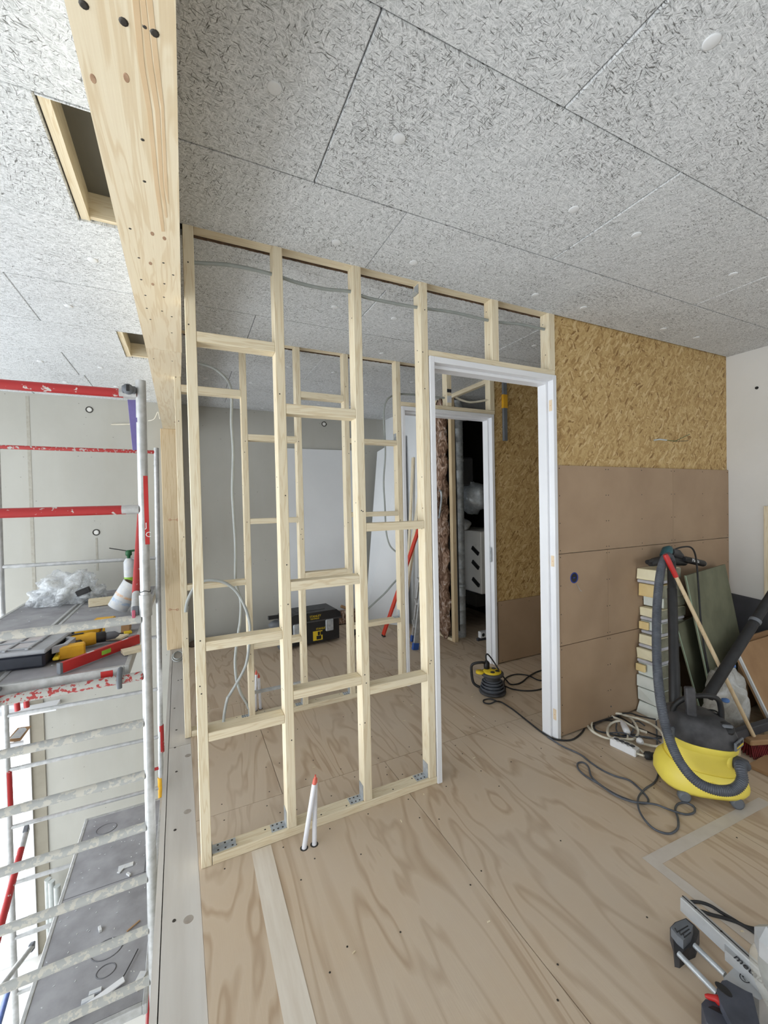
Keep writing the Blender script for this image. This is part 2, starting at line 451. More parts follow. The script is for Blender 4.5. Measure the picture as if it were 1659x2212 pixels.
for i in range(30):
    x, y = random.uniform(.15, 3.2), random.uniform(.7, 4.6); a = random.random()*6
    q = frame((x, y, .0015), (math.cos(a), math.sin(a), 0)); l = random.uniform(.004, .012); sw.box(-l, l, -.002, .002, 0, .0025, 0, q)
tag(sw.build('wood_chips', 'pine_x'), 'tiny pale wood chips scattered over the plywood floor', 'wood chips', kind='stuff')
# pale edge beam of the mezzanine
eb = sempty('trim_1', (-.07, 2, -.02), 'pale timber edge of the mezzanine floor')
def edge_l(y): return -.098-.0137*y
for a, b in ((-1.0, 3.02), (3.024, 5.28)):
    MB().prism([(edge_l(a), a), (floor_edge(a)-.001, a), (floor_edge(b)-.001, b), (edge_l(b), b)], -.28, -.006).build('edge_board', 'edge', eb)
MB().prism([(edge_l(-1)-.026, -1), (edge_l(-1)-.004, -1), (edge_l(5.2)-.004, 5.2), (edge_l(5.2)-.026, 5.2)], -.28, -.012).build('edge_lath', 'edge', eb)
es = MB()
for px, py in ((381, 1577), (378, 1615), (381, 1667), (378, 1793), (376, 1989), (377, 1530), (385, 1470), (392, 1468)):
    p = at(px, py, z=-.006); es.lathe([(.007, 0), (.006, .002)], Matrix.Translation(p), 8)
es.build('edge_screws', 'screw', eb)
ek = MB()
for px, py in ((405, 1753), (407, 1986), (406, 1632)):
    p = at(px, py, z=-.006); ek.lathe([(.018, 0), (.017, .0006)], Matrix.Translation(p), 14)
ek.build('knot', plain('knot_grey', (168, 160, 150), (150, 140, 130), 30, .8), eb)
g = at(395, 1440, z=-.005)
MB().tube(smooth_path([at(405, 1402, z=-.004), at(399, 1425, z=-.004), at(395, 1446, z=-.004)], 4), [.002, .004, .006, .006, .005, .005, .003, .003, .002], 5).build('crack', 'screw', eb)

# --- lower storey floor
struct(MB().box(XL, XR, YF, YB, ZG-.2, ZG).build('floor_lower', 'wallpaint'), 'pale lower storey floor below the scaffold')

# --- ceiling: concrete slab and wood wool tiles
ce = sempty('ceiling', (0, .85, HC), 'ceiling of grey wood wool tiles')
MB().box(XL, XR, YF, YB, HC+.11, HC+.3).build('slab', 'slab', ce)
rows = [.912+.588*k for k in range(-8, 9)]
joint = {-1: 1.07, 0: .46, 1: .848, 2: 1.04, 3: .426, 4: 1.03, 5: .40, 6: .436}
cuts = [(.012, XR, D+.002, D+.084), (-.05, XR, D2-.002, D2+.084), (-.356, -.05, 1.506, 2.08), (-.385, -.05, 3.27, 3.80)]
TT = .026
tile_mesh = {}
caps = MB()
def add_tile(x0, x1, y0, y1):
    x0, x1, y0, y1 = x0+.002, x1-.002, y0+.0012, y1-.0012
    hit = [c for c in cuts if c[0] < x1 and c[1] > x0 and c[2] < y1 and c[3] > y0]
    if not hit:
        MB().box(x0, x1, y0, y1, HC, HC+TT, .004).build('ceiling_tile', 'trold', ce); return
    xs = sorted({x0, x1}|{v for c in hit for v in c[:2] if x0 < v < x1}); ys = sorted({y0, y1}|{v for c in hit for v in c[2:] if y0 < v < y1})
    mb = MB()
    for a, b in zip(xs[:-1], xs[1:]):
        for c, d in zip(ys[:-1], ys[1:]):
            mx, my = (a+b)/2, (c+d)/2
            if any(q[0] < mx < q[1] and q[2] < my < q[3] for q in hit): continue
            mb.box(a, b, c, d, HC, HC+TT)
    if mb.v: mb.build('ceiling_tile', 'trold', ce)
for i, (ya, yb) in enumerate(zip(rows[:-1], rows[1:])):
    k = i-8
    ya, yb = max(ya, YF), min(yb, YB)
    if yb-ya < .03: continue
    j0 = joint.get(k, .46 if k % 2 == 0 else 1.07)
    xs = sorted([XL, XR]+[j0+1.205*m for m in range(-6, 6) if XL+.05 < j0+1.205*m < XR-.05])
    if k in (0, 1, -1, 2, 3, 4, 5, 6, 7, 8) or yb > -1.2:
        for a, b in zip(xs[:-1], xs[1:]): add_tile(a, b, ya, yb)
    else: add_tile(XL, XR, ya, yb)
    if yb > -.3:
        for x in xs[1:-1]:
            for sx in (-.2, .2):
                for yy in ((ya+yb)/2,):
                    if x+sx < XR-.1 and not any(c[0]-.05 < x+sx < c[1]+.05 and c[2]-.03 < yy < c[3]+.03 for c in cuts):
                        o_ = MB().lathe([(.021, .0), (.021, -.0025), (.018, -.004), (.001, -.004)], Matrix.Translation((x+sx, yy, HC)), 16)
                        o_.build('screw_cap', plain('screw_cap_white', (222, 224, 226), (216, 218, 220), 20, .8) if 'cap' not in M else M['cap'], ce)
                        if 'cap' not in M: M['cap'] = bpy.data.materials['screw_cap_white']
# brown cut edges beyond the two slots and wooden liners of the recesses
for y, x0, x1 in ((D+.080, .06, 2.12), (D2+.080, .02, 2.62)):
    mb = MB(); n = int((x1-x0)/.02)
    for i in range(n):
        a = x0+(x1-x0)*i/n; mb.box(a, a+(x1-x0)/n, y-random.uniform(.001, .006), y+.003, HC-.001+random.uniform(0, .003), HC+.030)
    mb.build('tile_cut_edge', plain('cut_edge_brown', (96, 74, 54), (70, 52, 38), 60, .9) if y < 2.5 else bpy.data.materials['cut_edge_brown'], ce)
for (x0, x1, y0, y1), nm in ((cuts[2], 0), (cuts[3], 1)):
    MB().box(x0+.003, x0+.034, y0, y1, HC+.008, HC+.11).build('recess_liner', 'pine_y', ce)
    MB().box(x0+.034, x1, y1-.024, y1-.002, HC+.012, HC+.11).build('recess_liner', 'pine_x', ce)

# --- walls
wb = sempty('wall_back', (0, YB, ZG), 'grey concrete back wall of both storeys')
WX, WT = -1.47, -.36          # window opening at the lower left
MB().box(XL, XR, YB, YB+.25, WT, HC+.3).build('concrete_wall', 'concrete', wb)
MB().box(WX, XR, YB, YB+.25, ZG, WT).build('concrete_wall', 'concrete', wb)
for px, py, r in ((193, 885, .03), (208, 1150, .03), (700, 916, .03)):
    p = at(px, py, y=YB)
    MB().tube([p+Vector((r*math.cos(a), -.002, r*math.sin(a))) for a in [i*math.pi/9 for i in range(18)]], .004, 6, True).build('tie_hole', 'dark', wb)
    MB().lathe([(.022, 0), (.02, .004)], Matrix.Translation(p) @ Matrix.Rotation(math.pi/2, 4, 'X'), 14).build('tie_plug', 'wallpaint', wb)
drip = plain('damp_stain', (158, 154, 142), (170, 166, 156), 40, .8)
p = at(208, 1160, y=YB); MB().box(p.x-.009, p.x+.009, YB-.002, YB, p.z-.36, p.z-.01).build('drip_stain', drip, wb)
p = at(64, 1000, y=YB); MB().box(p.x-.014, p.x+.014, YB-.0025, YB, .55, HC-.03).build('wall_joint', drip, wb)
# fitted white panel on the concrete
a, b = at(618, 968, y=5.27), at(782, 974, y=5.27)
tag(MB().box(1.07, 2.16, 5.275, 5.297, .08, 2.285, .002).build('wall_panel', 'sheet'), 'large flat white board fixed to the concrete wall behind the toolbox', 'board')
# window in the back wall
w1 = sempty('window_1', (-2.8, YB, ZG), 'bright white framed window below the scaffold platform')
MB().box(WX-.07, WX, YB-.03, YB+.12, ZG, WT).build('window_frame', 'white', w1)
MB().box(XL, WX-.07, YB-.03, YB+.12, WT-.08, WT).build('window_frame', 'white', w1)
MB().box(XL, WX-.07, YB-.03, YB+.12, ZG, ZG+.08).build('window_frame', 'white', w1)
MB().box(-2.75, -2.68, YB, YB+.1, ZG+.08, WT-.08).build('mullion', 'white', w1)
MB().box(WX, WX+.11, YB-.012, YB, ZG, WT).build('reveal_shade_strip', plain('reveal_shade', (150, 144, 130), (138, 132, 118), 5, .85), w1)  # shade of the reveal put into the colour of a flat strip
MB().box(-2.1, -1.22, YB-.16, YB-.0, -.44, -.395).build('window_board', 'white', w1)

wr = sempty('wall_right', (XR, .8, 0), 'white plastered wall on the right')
MB().box(XR, XR+.2, YF, YB, ZG, HC+.3).build('plaster', 'wallpaint', wr)
p = at(1635, 838, x=XR); MB().lathe([(.012, 0), (.01, .01)], frame(p, (0, 1, 0), (-1, 0, 0)), 8).build('screw_hole', 'dark', wr)
MB().box(XR-.018, XR, 1.57, 1.69, 0, 1.47, .003).build('timber_casing', 'pine_z', wr)
# facade on the left: posts and lintel around open bays; wall behind the camera with a window added to light the right side
wf = sempty('wall_left', (XL, .8, ZG), 'glazed facade on the left with white posts')
MB().box(XL-.2, XL, YF, YB, HC-.25, HC+.3).build('lintel', 'wallpaint', wf)
MB().box(XL-.2, XL, YF, YB, ZG-.2, ZG+.3).build('parapet', 'wallpaint', wf)
MB().box(XL-.2, XL, YF, -2.3, ZG, HC).build('plaster', 'wallpaint', wf)  # unseen bay closed off to deepen the light contrast on the studs
for y in (-2.3, .85, 3.05, YB-.12): MB().box(XL-.2, XL, y, y+.12, ZG, HC).build('post', 'white', wf)
MB().box(XL-.2, XL, YF, YB, -.2, .05).build('transom', 'white', wf)
wn = sempty('wall_front', (0, YF, 0), 'white wall behind the viewer')
for a, b, c, d in ((XL, 1.9, ZG, HC+.3), (3.6, XR, ZG, HC+.3), (1.9, 3.6, ZG, .75), (1.9, 3.6, 2.25, HC+.3)):
    MB().box(a, b, YF-.2, YF, c, d).build('plaster', 'wallpaint', wn)
w2_ = sempty('added_window', (2.75, YF-.1, .75), 'unseen white framed window added behind the viewer to light the right side')
for a, b, c, d in ((1.9, 1.96, .75, 2.25), (3.54, 3.6, .75, 2.25), (1.96, 3.54, .75, .81), (1.96, 3.54, 2.19, 2.25), (2.72, 2.78, .81, 2.19)):
    MB().box(a, b, YF-.14, YF-.06, c, d).build('window_frame', 'white', w2_)

# --- clad wall to the right of the first door
def screws(parent, pts, r=.004):
    mb = MB()
    for x, y, z in pts: mb.lathe([(r, 0), (r*.8, .0012)], Matrix.Translation((x, y, z)) @ Matrix.Rotation(math.pi/2, 4, 'X'), 6)
    return mb.build('board_screws', 'screw', parent, 'stuff')
wo = sempty('wall_middle', (3.2, D+.05, 0), 'partition clad with chipboard above and brown fibre boards below')
X0 = 2.163
MB().box(X0+.002, XR-.001, D+.026, D+.08, 0, HC+.1).build('core', 'pine_z', wo)
MB().box(X0, XR, D+.0135, D+.0255, 1.74, HC+.02).build('chipboard', 'osb', wo)
for a, b, z0, z1 in ((X0, 3.40, 1.204, 1.777), (3.40, XR, 1.204, 1.777), (X0, 2.642, .602, 1.2), (2.642, XR, .602, 1.2), (X0, 3.40, .012, .598), (3.40, XR, .012, .598)):
    MB().box(a+.001, b-.001, D, D+.0125, z0, z1, .0015).build('fibre_board', 'fibre', wo)
pts = []
for z0, z1 in ((1.204, 1.777), (.602, 1.2), (.012, .598)):
    for x in (X0+.02, 2.63, 2.655, 3.02, 3.38, 3.42, 3.80, XR-.02):
        for q in range(4): pts.append((x, D, z0+.02+(z1-z0-.04)*q/3))
screws(wo, pts)
# socket box and cable stub
sb = thing('socket_box', 'blue wall socket box with a bent wire set in the brown board', 'socket box', at(1240, 1248, y=D))
q = Matrix.Translation(at(1240, 1248, y=D)) @ Matrix.Rotation(math.pi/2, 4, 'X')
MB().lathe([(.029, .0005), (.029, .003), (.036, .003), (.036, .0)], q, 20, True, False).build('rim', 'bluebox', sb)
MB().lathe([(.030, .0004), (.001, .0008)], q, 20).build('box_back', 'black', sb)
MB().box(-.010, .010, -.004, .004, 0, .002, 0, q).build('insert', 'bluebox', sb)
MB().tube([at(1246, 1262, y=D-.004), at(1254, 1276, y=D-.01), at(1257, 1277, y=D-.01)], .0015, 5).build('wire', 'galv', sb)
cs = thing('cable_stub', 'white cable end with bare green wires sticking out of the chipboard', 'cable', at(1415, 950, y=D))
MB().tube([at(1413, 951, y=D+.012), at(1425, 949, y=D-.03), at(1440, 951, y=D-.05)], .006, 8).build('sheath', 'conduit', cs)
MB().tube([at(1440, 951, y=D-.05), at(1458, 953, y=D-.08), at(1490, 938, y=D-.09)], .002, 5).build('wire', 'dgreen', cs)
MB().tube([at(1440, 951, y=D-.05), at(1462, 953, y=D-.08), at(1486, 952, y=D-.09)], .002, 5).build('wire', 'black', cs)

# --- second clad wall beyond the corridor
w2 = sempty('wall_corridor', (3.4, D2+.05, 0), 'corridor wall of chipboard over a brown fibre board')
X2 = 2.66
MB().box(X2+.002, XR-.001, D2+.026, D2+.08, 0, HC+.1).build('core', 'pine_z', w2)
MB().box(X2, XR, D2+.0135, D2+.0255, .55, HC+.02).build('chipboard', 'osb', w2)
MB().box(X2, 3.9, D2, D2+.0125, .01, .597, .0015).build('fibre_board', 'fibre', w2)
screws(w2, [(X2+.04, D2, .56), (3.05, D2, .56), (3.2, D2, .03), (X2+.04, D2, .03)])
lv = thing('hanging_level', 'dark grey level with a yellow band hanging on the corridor chipboard', 'spirit level', (2.77, D2, 2.14))
MB().box(2.752, 2.800, D2-.012, D2+.013, 2.13, 2.69, .004).build('bar', 'greyplastic', lv)
MB().box(2.748, 2.804, D2-.014, D2+.0125, 2.44, 2.57, .003).build('yellow_band', 'toolyellow', lv)

# --- technical closet walls
wt = sempty('wall_closet', (2.69, 4.3, 0), 'white faced closet wall with open insulation')
MB().box(2.58, 2.70, 4.17, YB, 0, HC+.1).build('plaster', 'sheet', wt)
MB().box(3.72, 3.76, D2+.09, YB, 0, HC).build('gloom_panel', 'dark', wt)  # near-black panels, here and below: closet gloom put into their colour
MB().box(2.70, 3.76, 5.0, 5.04, 0, HC).build('gloom_panel', 'dark', wt)
# --- beam and post
bm_ = thing('ceiling_beam', 'long glued timber beam running overhead along the open edge', 'beam', (-.08, 2, 2.42))
def bxl(y): return -.160-.004*y
ZB = 2.425
MB().prism([(bxl(-1), -1), (.012, -1), (.006, 2.60), (bxl(2.6), 2.60)], ZB, HC-.001).build('beam_length', 'beam', bm_)
MB().prism([(bxl(2.6), 2.602), (.004, 2.602), (-.03, 5.29), (bxl(2.6)-.03, 5.29)], ZB, HC-.001).build('beam_length', 'beam', bm_)
bs = MB(); bk = MB()
for px, py in ((267, 47), (334, 71)): bs.lathe([(.008, 0), (.007, -.0015), (.003, -.001)], Matrix.Translation(at(px, py, z=ZB)), 10)
bs.lathe([(.008, 0), (.007, -.0015), (.003, -.001)], Matrix.Translation(at(181, 10, z=ZB)), 10)
for px, py in ((308, 302), (281, 494), (313, 58), (312, 392), (300, 557), (353, 568), (374, 594), (305, 604), (355, 613), (314, 638), (354, 642), (317, 666), (350, 672), (371, 684), (325, 690), (371, 719), (332, 775), (372, 780)):
    bk.lathe([(.0045, 0), (.003, -.001)], Matrix.Translation(at(px, py, z=ZB)), 7)
bs.build('screw_head', 'screw', bm_); bk.build('nail_holes', 'screw', bm_)
kk = MB()
for px, py in ((201, 170), (273, 168), (329, 505), (355, 515), (325, 569), (330, 614)): kk.lathe([(.007, 0), (.006, -.0006)], Matrix.Translation(at(px, py, z=ZB)) @ Matrix.Diagonal((.8, 1.6, 1, 1)), 12)
kk.build('knot', plain('knot_brown', (176, 144, 116), (150, 116, 90), 60, .7), bm_)
hw = plain('beam_heartwood', (214, 188, 152), (206, 178, 140), 8, .65)
for L_ in (((286, 0), (300, 0), (312, 140), (328, 240), (343, 400), (356, 500), (349, 500), (334, 400), (318, 240), (300, 140)), ((303, 0), (314, 0), (330, 140), (345, 240), (353, 400), (362, 470), (358, 470), (346, 400), (335, 240), (318, 140)), ((317, 0), (329, 0), (344, 140), (354, 230), (362, 400), (365, 440), (363, 440), (355, 400), (348, 230), (333, 140))):
    P_ = [at(a, b, z=ZB) for a, b in L_]
    MB().prism([(p.x, p.y) for p in P_], ZB-.0006, ZB+.001).build('heartwood_band', hw, bm_)
ps = thing('timber_post', 'short broad timber post under the beam end by the concrete wall', 'post', (-.13, 5.2, 0))
MB().box(-.225, -.04, 5.13, 5.29, -.006, ZB, .004).build('shaft', 'post', ps)
rm = plain('red_pencil', (196, 120, 96), (200, 140, 110), 20, .7)
for py in (1123, 1317):
    mk = MB()
    for dx in (-8, 8):
        p = at(375+dx, py, y=5.128); mk.tube([p+Vector((.012*math.cos(t), 0, .012*math.sin(t))) for t in [i*math.pi/5 for i in range(10)]], .0012, 4, True)
    mk.tube([at(366, py, y=5.128), at(384, py, y=5.128)], .0012, 4)
    mk.build('pencil_mark', rm, ps)

# ================================================================== STUD WALLS
def bracket(parent, x, y, z, side, w=.05, l=.07, hgt=.075):
    """perforated steel angle: flat leg on the plate, upright leg on the stud"""
    s = side
    mb = MB(); t = .0025
    mb.box(min(x, x+s*l), max(x, x+s*l), y, y+w, z, z+t); mb.box(min(x, x+s*t), max(x, x+s*t), y, y+w, z, z+hgt)
    mb.box(min(x, x+s*l), max(x, x+s*l), y+w*.42, y+w*.58, z+t, z+t+.002)
    b = mb.build('steel_angle', 'galv', parent)
    h = MB()
    for i in range(3):
        for j in (0.2, .8): h.lathe([(.0045, 0), (.0045, .0006)], Matrix.Translation((x+s*l*(.25+.3*i), y+w*j, z+t)), 8)
    h.build('angle_holes', 'screw', b)
def nails(parent, pts, ax):
    mb = MB()
    for p in pts:
        m = Matrix.Translation(p) @ (Matrix.Rotation(math.pi/2, 4, 'X') if ax == 'y' else Matrix.Rotation(-math.pi/2, 4, 'Y'))
        mb.lathe([(.0035, 0), (.003, .0008)], m, 6)
    return mb.build('nail_heads', 'screw', parent)
def stud_wall(name, label, y, studs, short, noggins, plate, lintel, tops):
    root = thing(name, label, 'stud wall', (plate[0], y+SD/2, 0))
    P = .040
    for a, b, lean in studs:
        z0 = 0 if (a < plate[0]) else P
        x0, x1 = a, b
        mb = MB().box(x0, x1, y, y+SD, z0, HC+.006, .002)
        for v in mb.v: v.x += lean*(HC-v.z)/HC*0
        o = mb.build('stud', 'pine_z', root)
        nails(o, [(x0+random.uniform(.01, .03), y, random.uniform(.2, 2.6)) for _ in range(5)], 'y')
        nails(o, [(x0, y+random.uniform(.015, .055), random.uniform(.2, 2.6)) for _ in range(6)], 'x')
    for a, b, z0 in short:
        o = MB().box(a, b, y, y+SD, z0, HC+.006, .002).build('stud', 'pine_z', root)
        nails(o, [(a, y+.03, z0+.1), (a, y+.05, z0+.3)], 'x')
    for a, b, z0, z1 in noggins:
        MB().box(a+.0005, b-.0005, y+.001, y+SD-.001, z0, z1, .002).build('noggin', 'pine_x', root)
    o = MB().box(plate[0], plate[1], y, y+SD, 0.0, P-.001, .002).build('bottom_plate', 'pine_x', root)
    pm = MB()
    for i in range(8): pm.lathe([(.0045, 0), (.003, .0008)], Matrix.Translation((plate[0]+.1+i*(plate[1]-plate[0]-.1)/8, y+random.choice((.02, .05)), P-.001)), 6)
    pm.build('plate_screws', 'screw', o)
    for a, b in tops: MB().box(a, b, y+.002, y+.0735, HC+.007, HC+.073).build('top_plate', 'pine_x', root)
    MB().box(*lintel[0:2], y, y+SD, *lintel[2:4], .002).build('door_lintel', 'pine_x', root)
    return root
S = [(.020, .062), (.390, .433), (.780, .823), (1.165, 1.210)]
ng = [(.062, .390, 2.256, 2.300), (.433, .780, 1.980, 2.026), (.823, 1.165, 1.413, 1.455), (.433, .780, 1.152, 1.196),
      (.062, .390, .934, .974), (.433, .780, .640, .682), (.823, 1.165, .579, .620), (.062, .390, .540, .579)]
p1 = stud_wall('stud_partition', 'bare pine stud wall framing the nearer white door frame', D, [(a, b, 0) for a, b in S],
               [(1.652, 1.702, 2.383), (2.108, 2.160, 2.383)], ng, (.064, 1.214), (1.212, 2.158, 2.350, 2.382), [(.064, 1.66), (1.70, 2.16)])
bracket(p1, .064, D+.012, .0395, 1, .05, .10, .02)
for a, b in S[1:]: bracket(p1, a-.0005, D+.014, .0395, -1)
bracket(p1, 1.1645, D+.015, HC-.055, -1, .045, .03, .05)
T = [(-.045, -.005), (.375, .415), (.765, .805), (1.148, 1.190), (1.612, 1.654)]
ng2 = [(-.005, .375, 2.330, 2.378), (.805, 1.148, 2.366, 2.412), (.415, .765, 2.026, 2.070), (1.19, 1.612, 2.040, 2.080), (.415, .765, 1.427, 1.466),
       (1.19, 1.612, 1.451, 1.490), (-.005, .375, .995, 1.033), (.805, 1.148, 1.002, 1.044), (1.19, 1.612, .554, .590), (.415, .765, .525, .565)]
p2 = stud_wall('stud_partition', 'bare pine stud wall further back around the second white door frame', D2, [(a, b, 0) for a, b in T],
               [(2.118, 2.168, 2.410), (2.603, 2.655, 2.410)], ng2, (-.003, 1.656), (1.656, 2.656, 2.372, 2.408), [(-.003, 2.13), (2.16, 2.655)])
for a, b in T[1:4]: bracket(p2, a-.0005, D2+.014, .0395, -1, .045, .05, .05)
bracket(p2, T[4][0]-.0005, D2+.014, 2.081, -1, .045, .03, .06); bracket(p2, T[4][0]-.0005, D2+.014, .591, -1, .045, .05, .06)
MB().box(2.120, 2.166, D2-.0012, D2, 2.44, 2.50).build('paper_label', 'label', p2); MB().box(2.120, 2.166, D2-.0012, D2, 2.53, 2.56).build('paper_label', 'text_k', p2)
MB().box(.425, .78, D2+.085, D2+.105, .165, .185).build('metal_strap', 'galv', p2)

# ------------------------------------------------------------------ door frames
def door_frame(name, label, x0, x1, top, y, sw=.046, dep=.115):
    o = sempty(name, ((x0+x1)/2, y, 0), label)
    y0, y1 = y-.008, y-.008+dep
    for s, a in ((1, x0), (-1, x1)):
        j = MB().box(min(a, a+s*.030), max(a, a+s*.030), y0, y1, 0, top, .002).build('jamb', 'white', o)
        MB().box(min(a+s*.030, a+s*sw), max(a+s*.030, a+s*sw), y0+.045, y1, 0, top-.030, .0015).build('door_stop', 'white', j)
    h = MB().box(x0+.030, x1-.030, y0, y1, top-.032, top, .002).build('head', 'white', o)
    MB().box(x0+sw, x1-sw, y0+.045, y1, top-.05, top-.032, .0015).build('door_stop', 'white', h)
    return o
d1 = door_frame('door_1', 'nearer white door frame without a door', 1.214, 2.160, 2.349, D)
for py in (875, 1212, 1540):
    p = at(1193, py, x=2.13); q = MB().box(2.128, 2.130, D+.002, D+.026, p.z-.035, p.z+.035).build('hinge_pad', plain('hinge_pad_beige', (226, 206, 176), (218, 196, 166), 20, .6) if py == 875 else bpy.data.materials['hinge_pad_beige'], d1)
    MB().lathe([(.002, 0), (.002, .0006)], frame((2.128, D+.014, p.z), (0, 1, 0), (-1, 0, 0)), 6).build('pin', 'red', q)
d2 = door_frame('door_2', 'further white door frame leading to the dark closet', 1.657, 2.640, 2.370, D2)
MB().box(2.592, 2.594, D2+.01, D2+.03, .98, 1.12).build('strike_plate', 'galv', d2)

# ------------------------------------------------------------------ conduits, cables in the walls
def cable(name, label, pts, r, mat, cat='cable', k=6, group=None, n=8):
    return tag(MB().tube(smooth_path(pts, k), r, n).build(name, mat), label, cat, group)
ym = D+.036
cable('conduit', 'grey conduit threaded through the upper studs of the nearer wall', [at(x, y, y=ym) for x, y in ((405, 566), (430, 568), (500, 573), (583, 591), (640, 610), (700, 624), (757, 630), (800, 645), (905, 665), (930, 668), (985, 676), (1058, 693), (1085, 697), (1120, 700), (1160, 708), (1188, 714))], .0085, 'conduit_d', 'conduit')
z4 = lambda x, y: (380+x/3.77, 460+y/3.77); z6 = lambda x, y: (380+x/3.77, 980+y/3.77); z7 = lambda x, y: (380+x/3.77, 1440+y/3.77)
y2 = D2+.04
c1 = [z4(150, 1215), z4(300, 1260), z4(400, 1340), z4(445, 1420), z4(455, 1520), z4(452, 1700), z4(465, 1900), z6(466, 60), z6(460, 300), z6(470, 500), z6(485, 750), z6(485, 1020), z6(500, 1100), z6(528, 1200), z6(525, 1350), z6(508, 1460), z6(492, 1570), z6(482, 1700), z6(492, 1830), z7(500, 130), z7(530, 220), z7(578, 300), z7(592, 340)]
cable('conduit', 'pale conduit hanging from the ceiling in the left bay of the back wall', [at(a, b, y=y2+.06) for a, b in c1[:9]]+[at(a, b, y=y2+.075) for a, b in c1[9:19]]+[at(a, b, y=y2+.05) for a, b in c1[19:]], .010, 'conduit', 'conduit', 4)
c2 = [z6(80, 1290), z6(82, 1260), z6(98, 1190), z6(150, 1090), z6(220, 1040), z6(300, 1030), z6(400, 1052), z6(490, 1120), z6(560, 1240), z6(600, 1380), z6(600, 1500), z6(580, 1680), z6(540, 1790), z6(440, 1960), z7(420, 260), z7(395, 380), z7(388, 462)]
cable('conduit', 'pale conduit looping over a low noggin down to the floor plate', [at(a, b, y=y2-.06) for a, b in c2[:15]]+[at(a, b, y=D2+.03) for a, b in c2[15:]], .010, 'conduit', 'conduit', 5)
cable('conduit', 'short grey conduit along the beam side left of the studs', [at(a, b, y=y2) for a, b in (z6(95, 1240), z6(80, 1350), z6(82, 1450), z6(96, 1560))], .009, 'conduit', 'conduit')
zA = lambda x, y: (560+x/3.685, 850+y/3.685)
cable('conduit', 'thin grey conduit hanging in front of the leaning white board', [at(a, b, y=D2+.10) for a, b in map(lambda q: zA(*q), ((1130, 5), (1075, 10), (1015, 55), (990, 160), (1000, 350), (1003, 500), (990, 700), (1000, 900), (1010, 1100), (1040, 1210), (1088, 1260)))], .0075, 'conduit_d', 'conduit', 5)
cable('conduit', 'grey conduit slanting down past the leaning white board', [at(a, b, y=D2+.15) for a, b in map(lambda q: zA(*q), ((1100, 1478), (1060, 1520), (1000, 1590), (930, 1655), (860, 1720)))], .0085, 'conduit_d', 'conduit')
cable('conduit', 'grey conduit over the second door frame', [at(a, b, y=y2) for a, b in ((866, 851), (900, 853), (935, 857), (975, 861))], .0085, 'conduit_d', 'conduit')
cable('conduit', 'white cable sagging between short studs above the second door', [at(a, b, y=y2+.01) for a, b in ((985, 859), (1002, 866), (1020, 869), (1053, 864))], .010, 'whitecable', 'cable')
cable('cable', 'white cable on the concrete behind the scaffold top', [at(240, 917, y=5.294), at(285, 916, y=5.294)], .008, 'whitecable')
cable('cable', 'thin curled cable sticking out beside the timber post', [at(320, 909, y=5.2), at(333, 905, y=5.15), at(341, 890, y=5.1), at(345, 905, y=5.1)], .004, 'whitecable')

# ------------------------------------------------------------------ white floor pipes with coral plugs
def pipe(label, foot, top, y=None, r=.011):
    a = at(*foot, z=0); b = at(*top, y=a.y+.005 if y is None else y)
    t = thing('floor_pipe', label, 'pipe', a, 'white pipes standing up from the floor')
    MB().tube([a, b], r, 12).build('tube', 'pipe', t)
    d = (b-a).normalized(); MB().tube([b-d*.004, b+d*.018, b+d*.022, b+d*.034], [r*.95, r*.9, r*.4, r*.35], 10).build('plug', 'coral', t)
    MB().lathe([(r*1.7, .0003), (r*1.6, .001)], Matrix.Translation(a), 12).build('floor_hole', 'screw', t)
pipe('left of two white pipes leaning in front of the nearer bottom plate', (657, 1832), (679, 1693), 1.83)
pipe('right of two white pipes leaning in front of the nearer bottom plate', (679, 1824), (681, 1690), 1.85)
pipe('taller white pipe standing behind the back stud wall plate', (552, 1535), (553.5, 1457), None, .010)
pipe('shorter white pipe standing behind the back stud wall plate', (563, 1531), (559, 1464), None, .010)

# ================================================================== BACK ROOM AND CLOSET
# closet framing in the depth direction
cf = thing('closet_frame', 'rough timber closet framing behind the second door', 'framing', (2.69, 3.9, 0))
MB().box(2.65, 2.70, 3.80, 3.855, 0, HC-.02, .002).build('stud', 'post', cf)
MB().box(2.645, 2.69, D2+.085, 4.16, HC-.045, HC-.002, .002).build('top_rail', 'pine_y', cf)
MB().box(2.65, 2.70, 3.855, 4.165, 0, .03).build('sole_plate', 'pine_y', cf)
ins = MB(); zz = 0.03
while zz < 2.66:
    hgt = random.uniform(.22, .36); c = (2.65, 4.0, zz+hgt/2)
    ins.blob(c, (.045, .115, hgt*.62), .28, 2.2, 3, zz*7); zz += hgt*.9
tag(ins.build('insulation_batt', 'insul'), 'ragged brown mineral wool packed between the closet studs', 'insulation')
tag(MB().tube(smooth_path([at(948, 1060, y=3.88), at(953, 1063, y=3.87), at(953, 1085, y=3.87), at(948, 1120, y=3.88)], 5), .012, 8).build('cable', 'galv'), 'shiny cable end hooked on the brown insulation', 'cable')
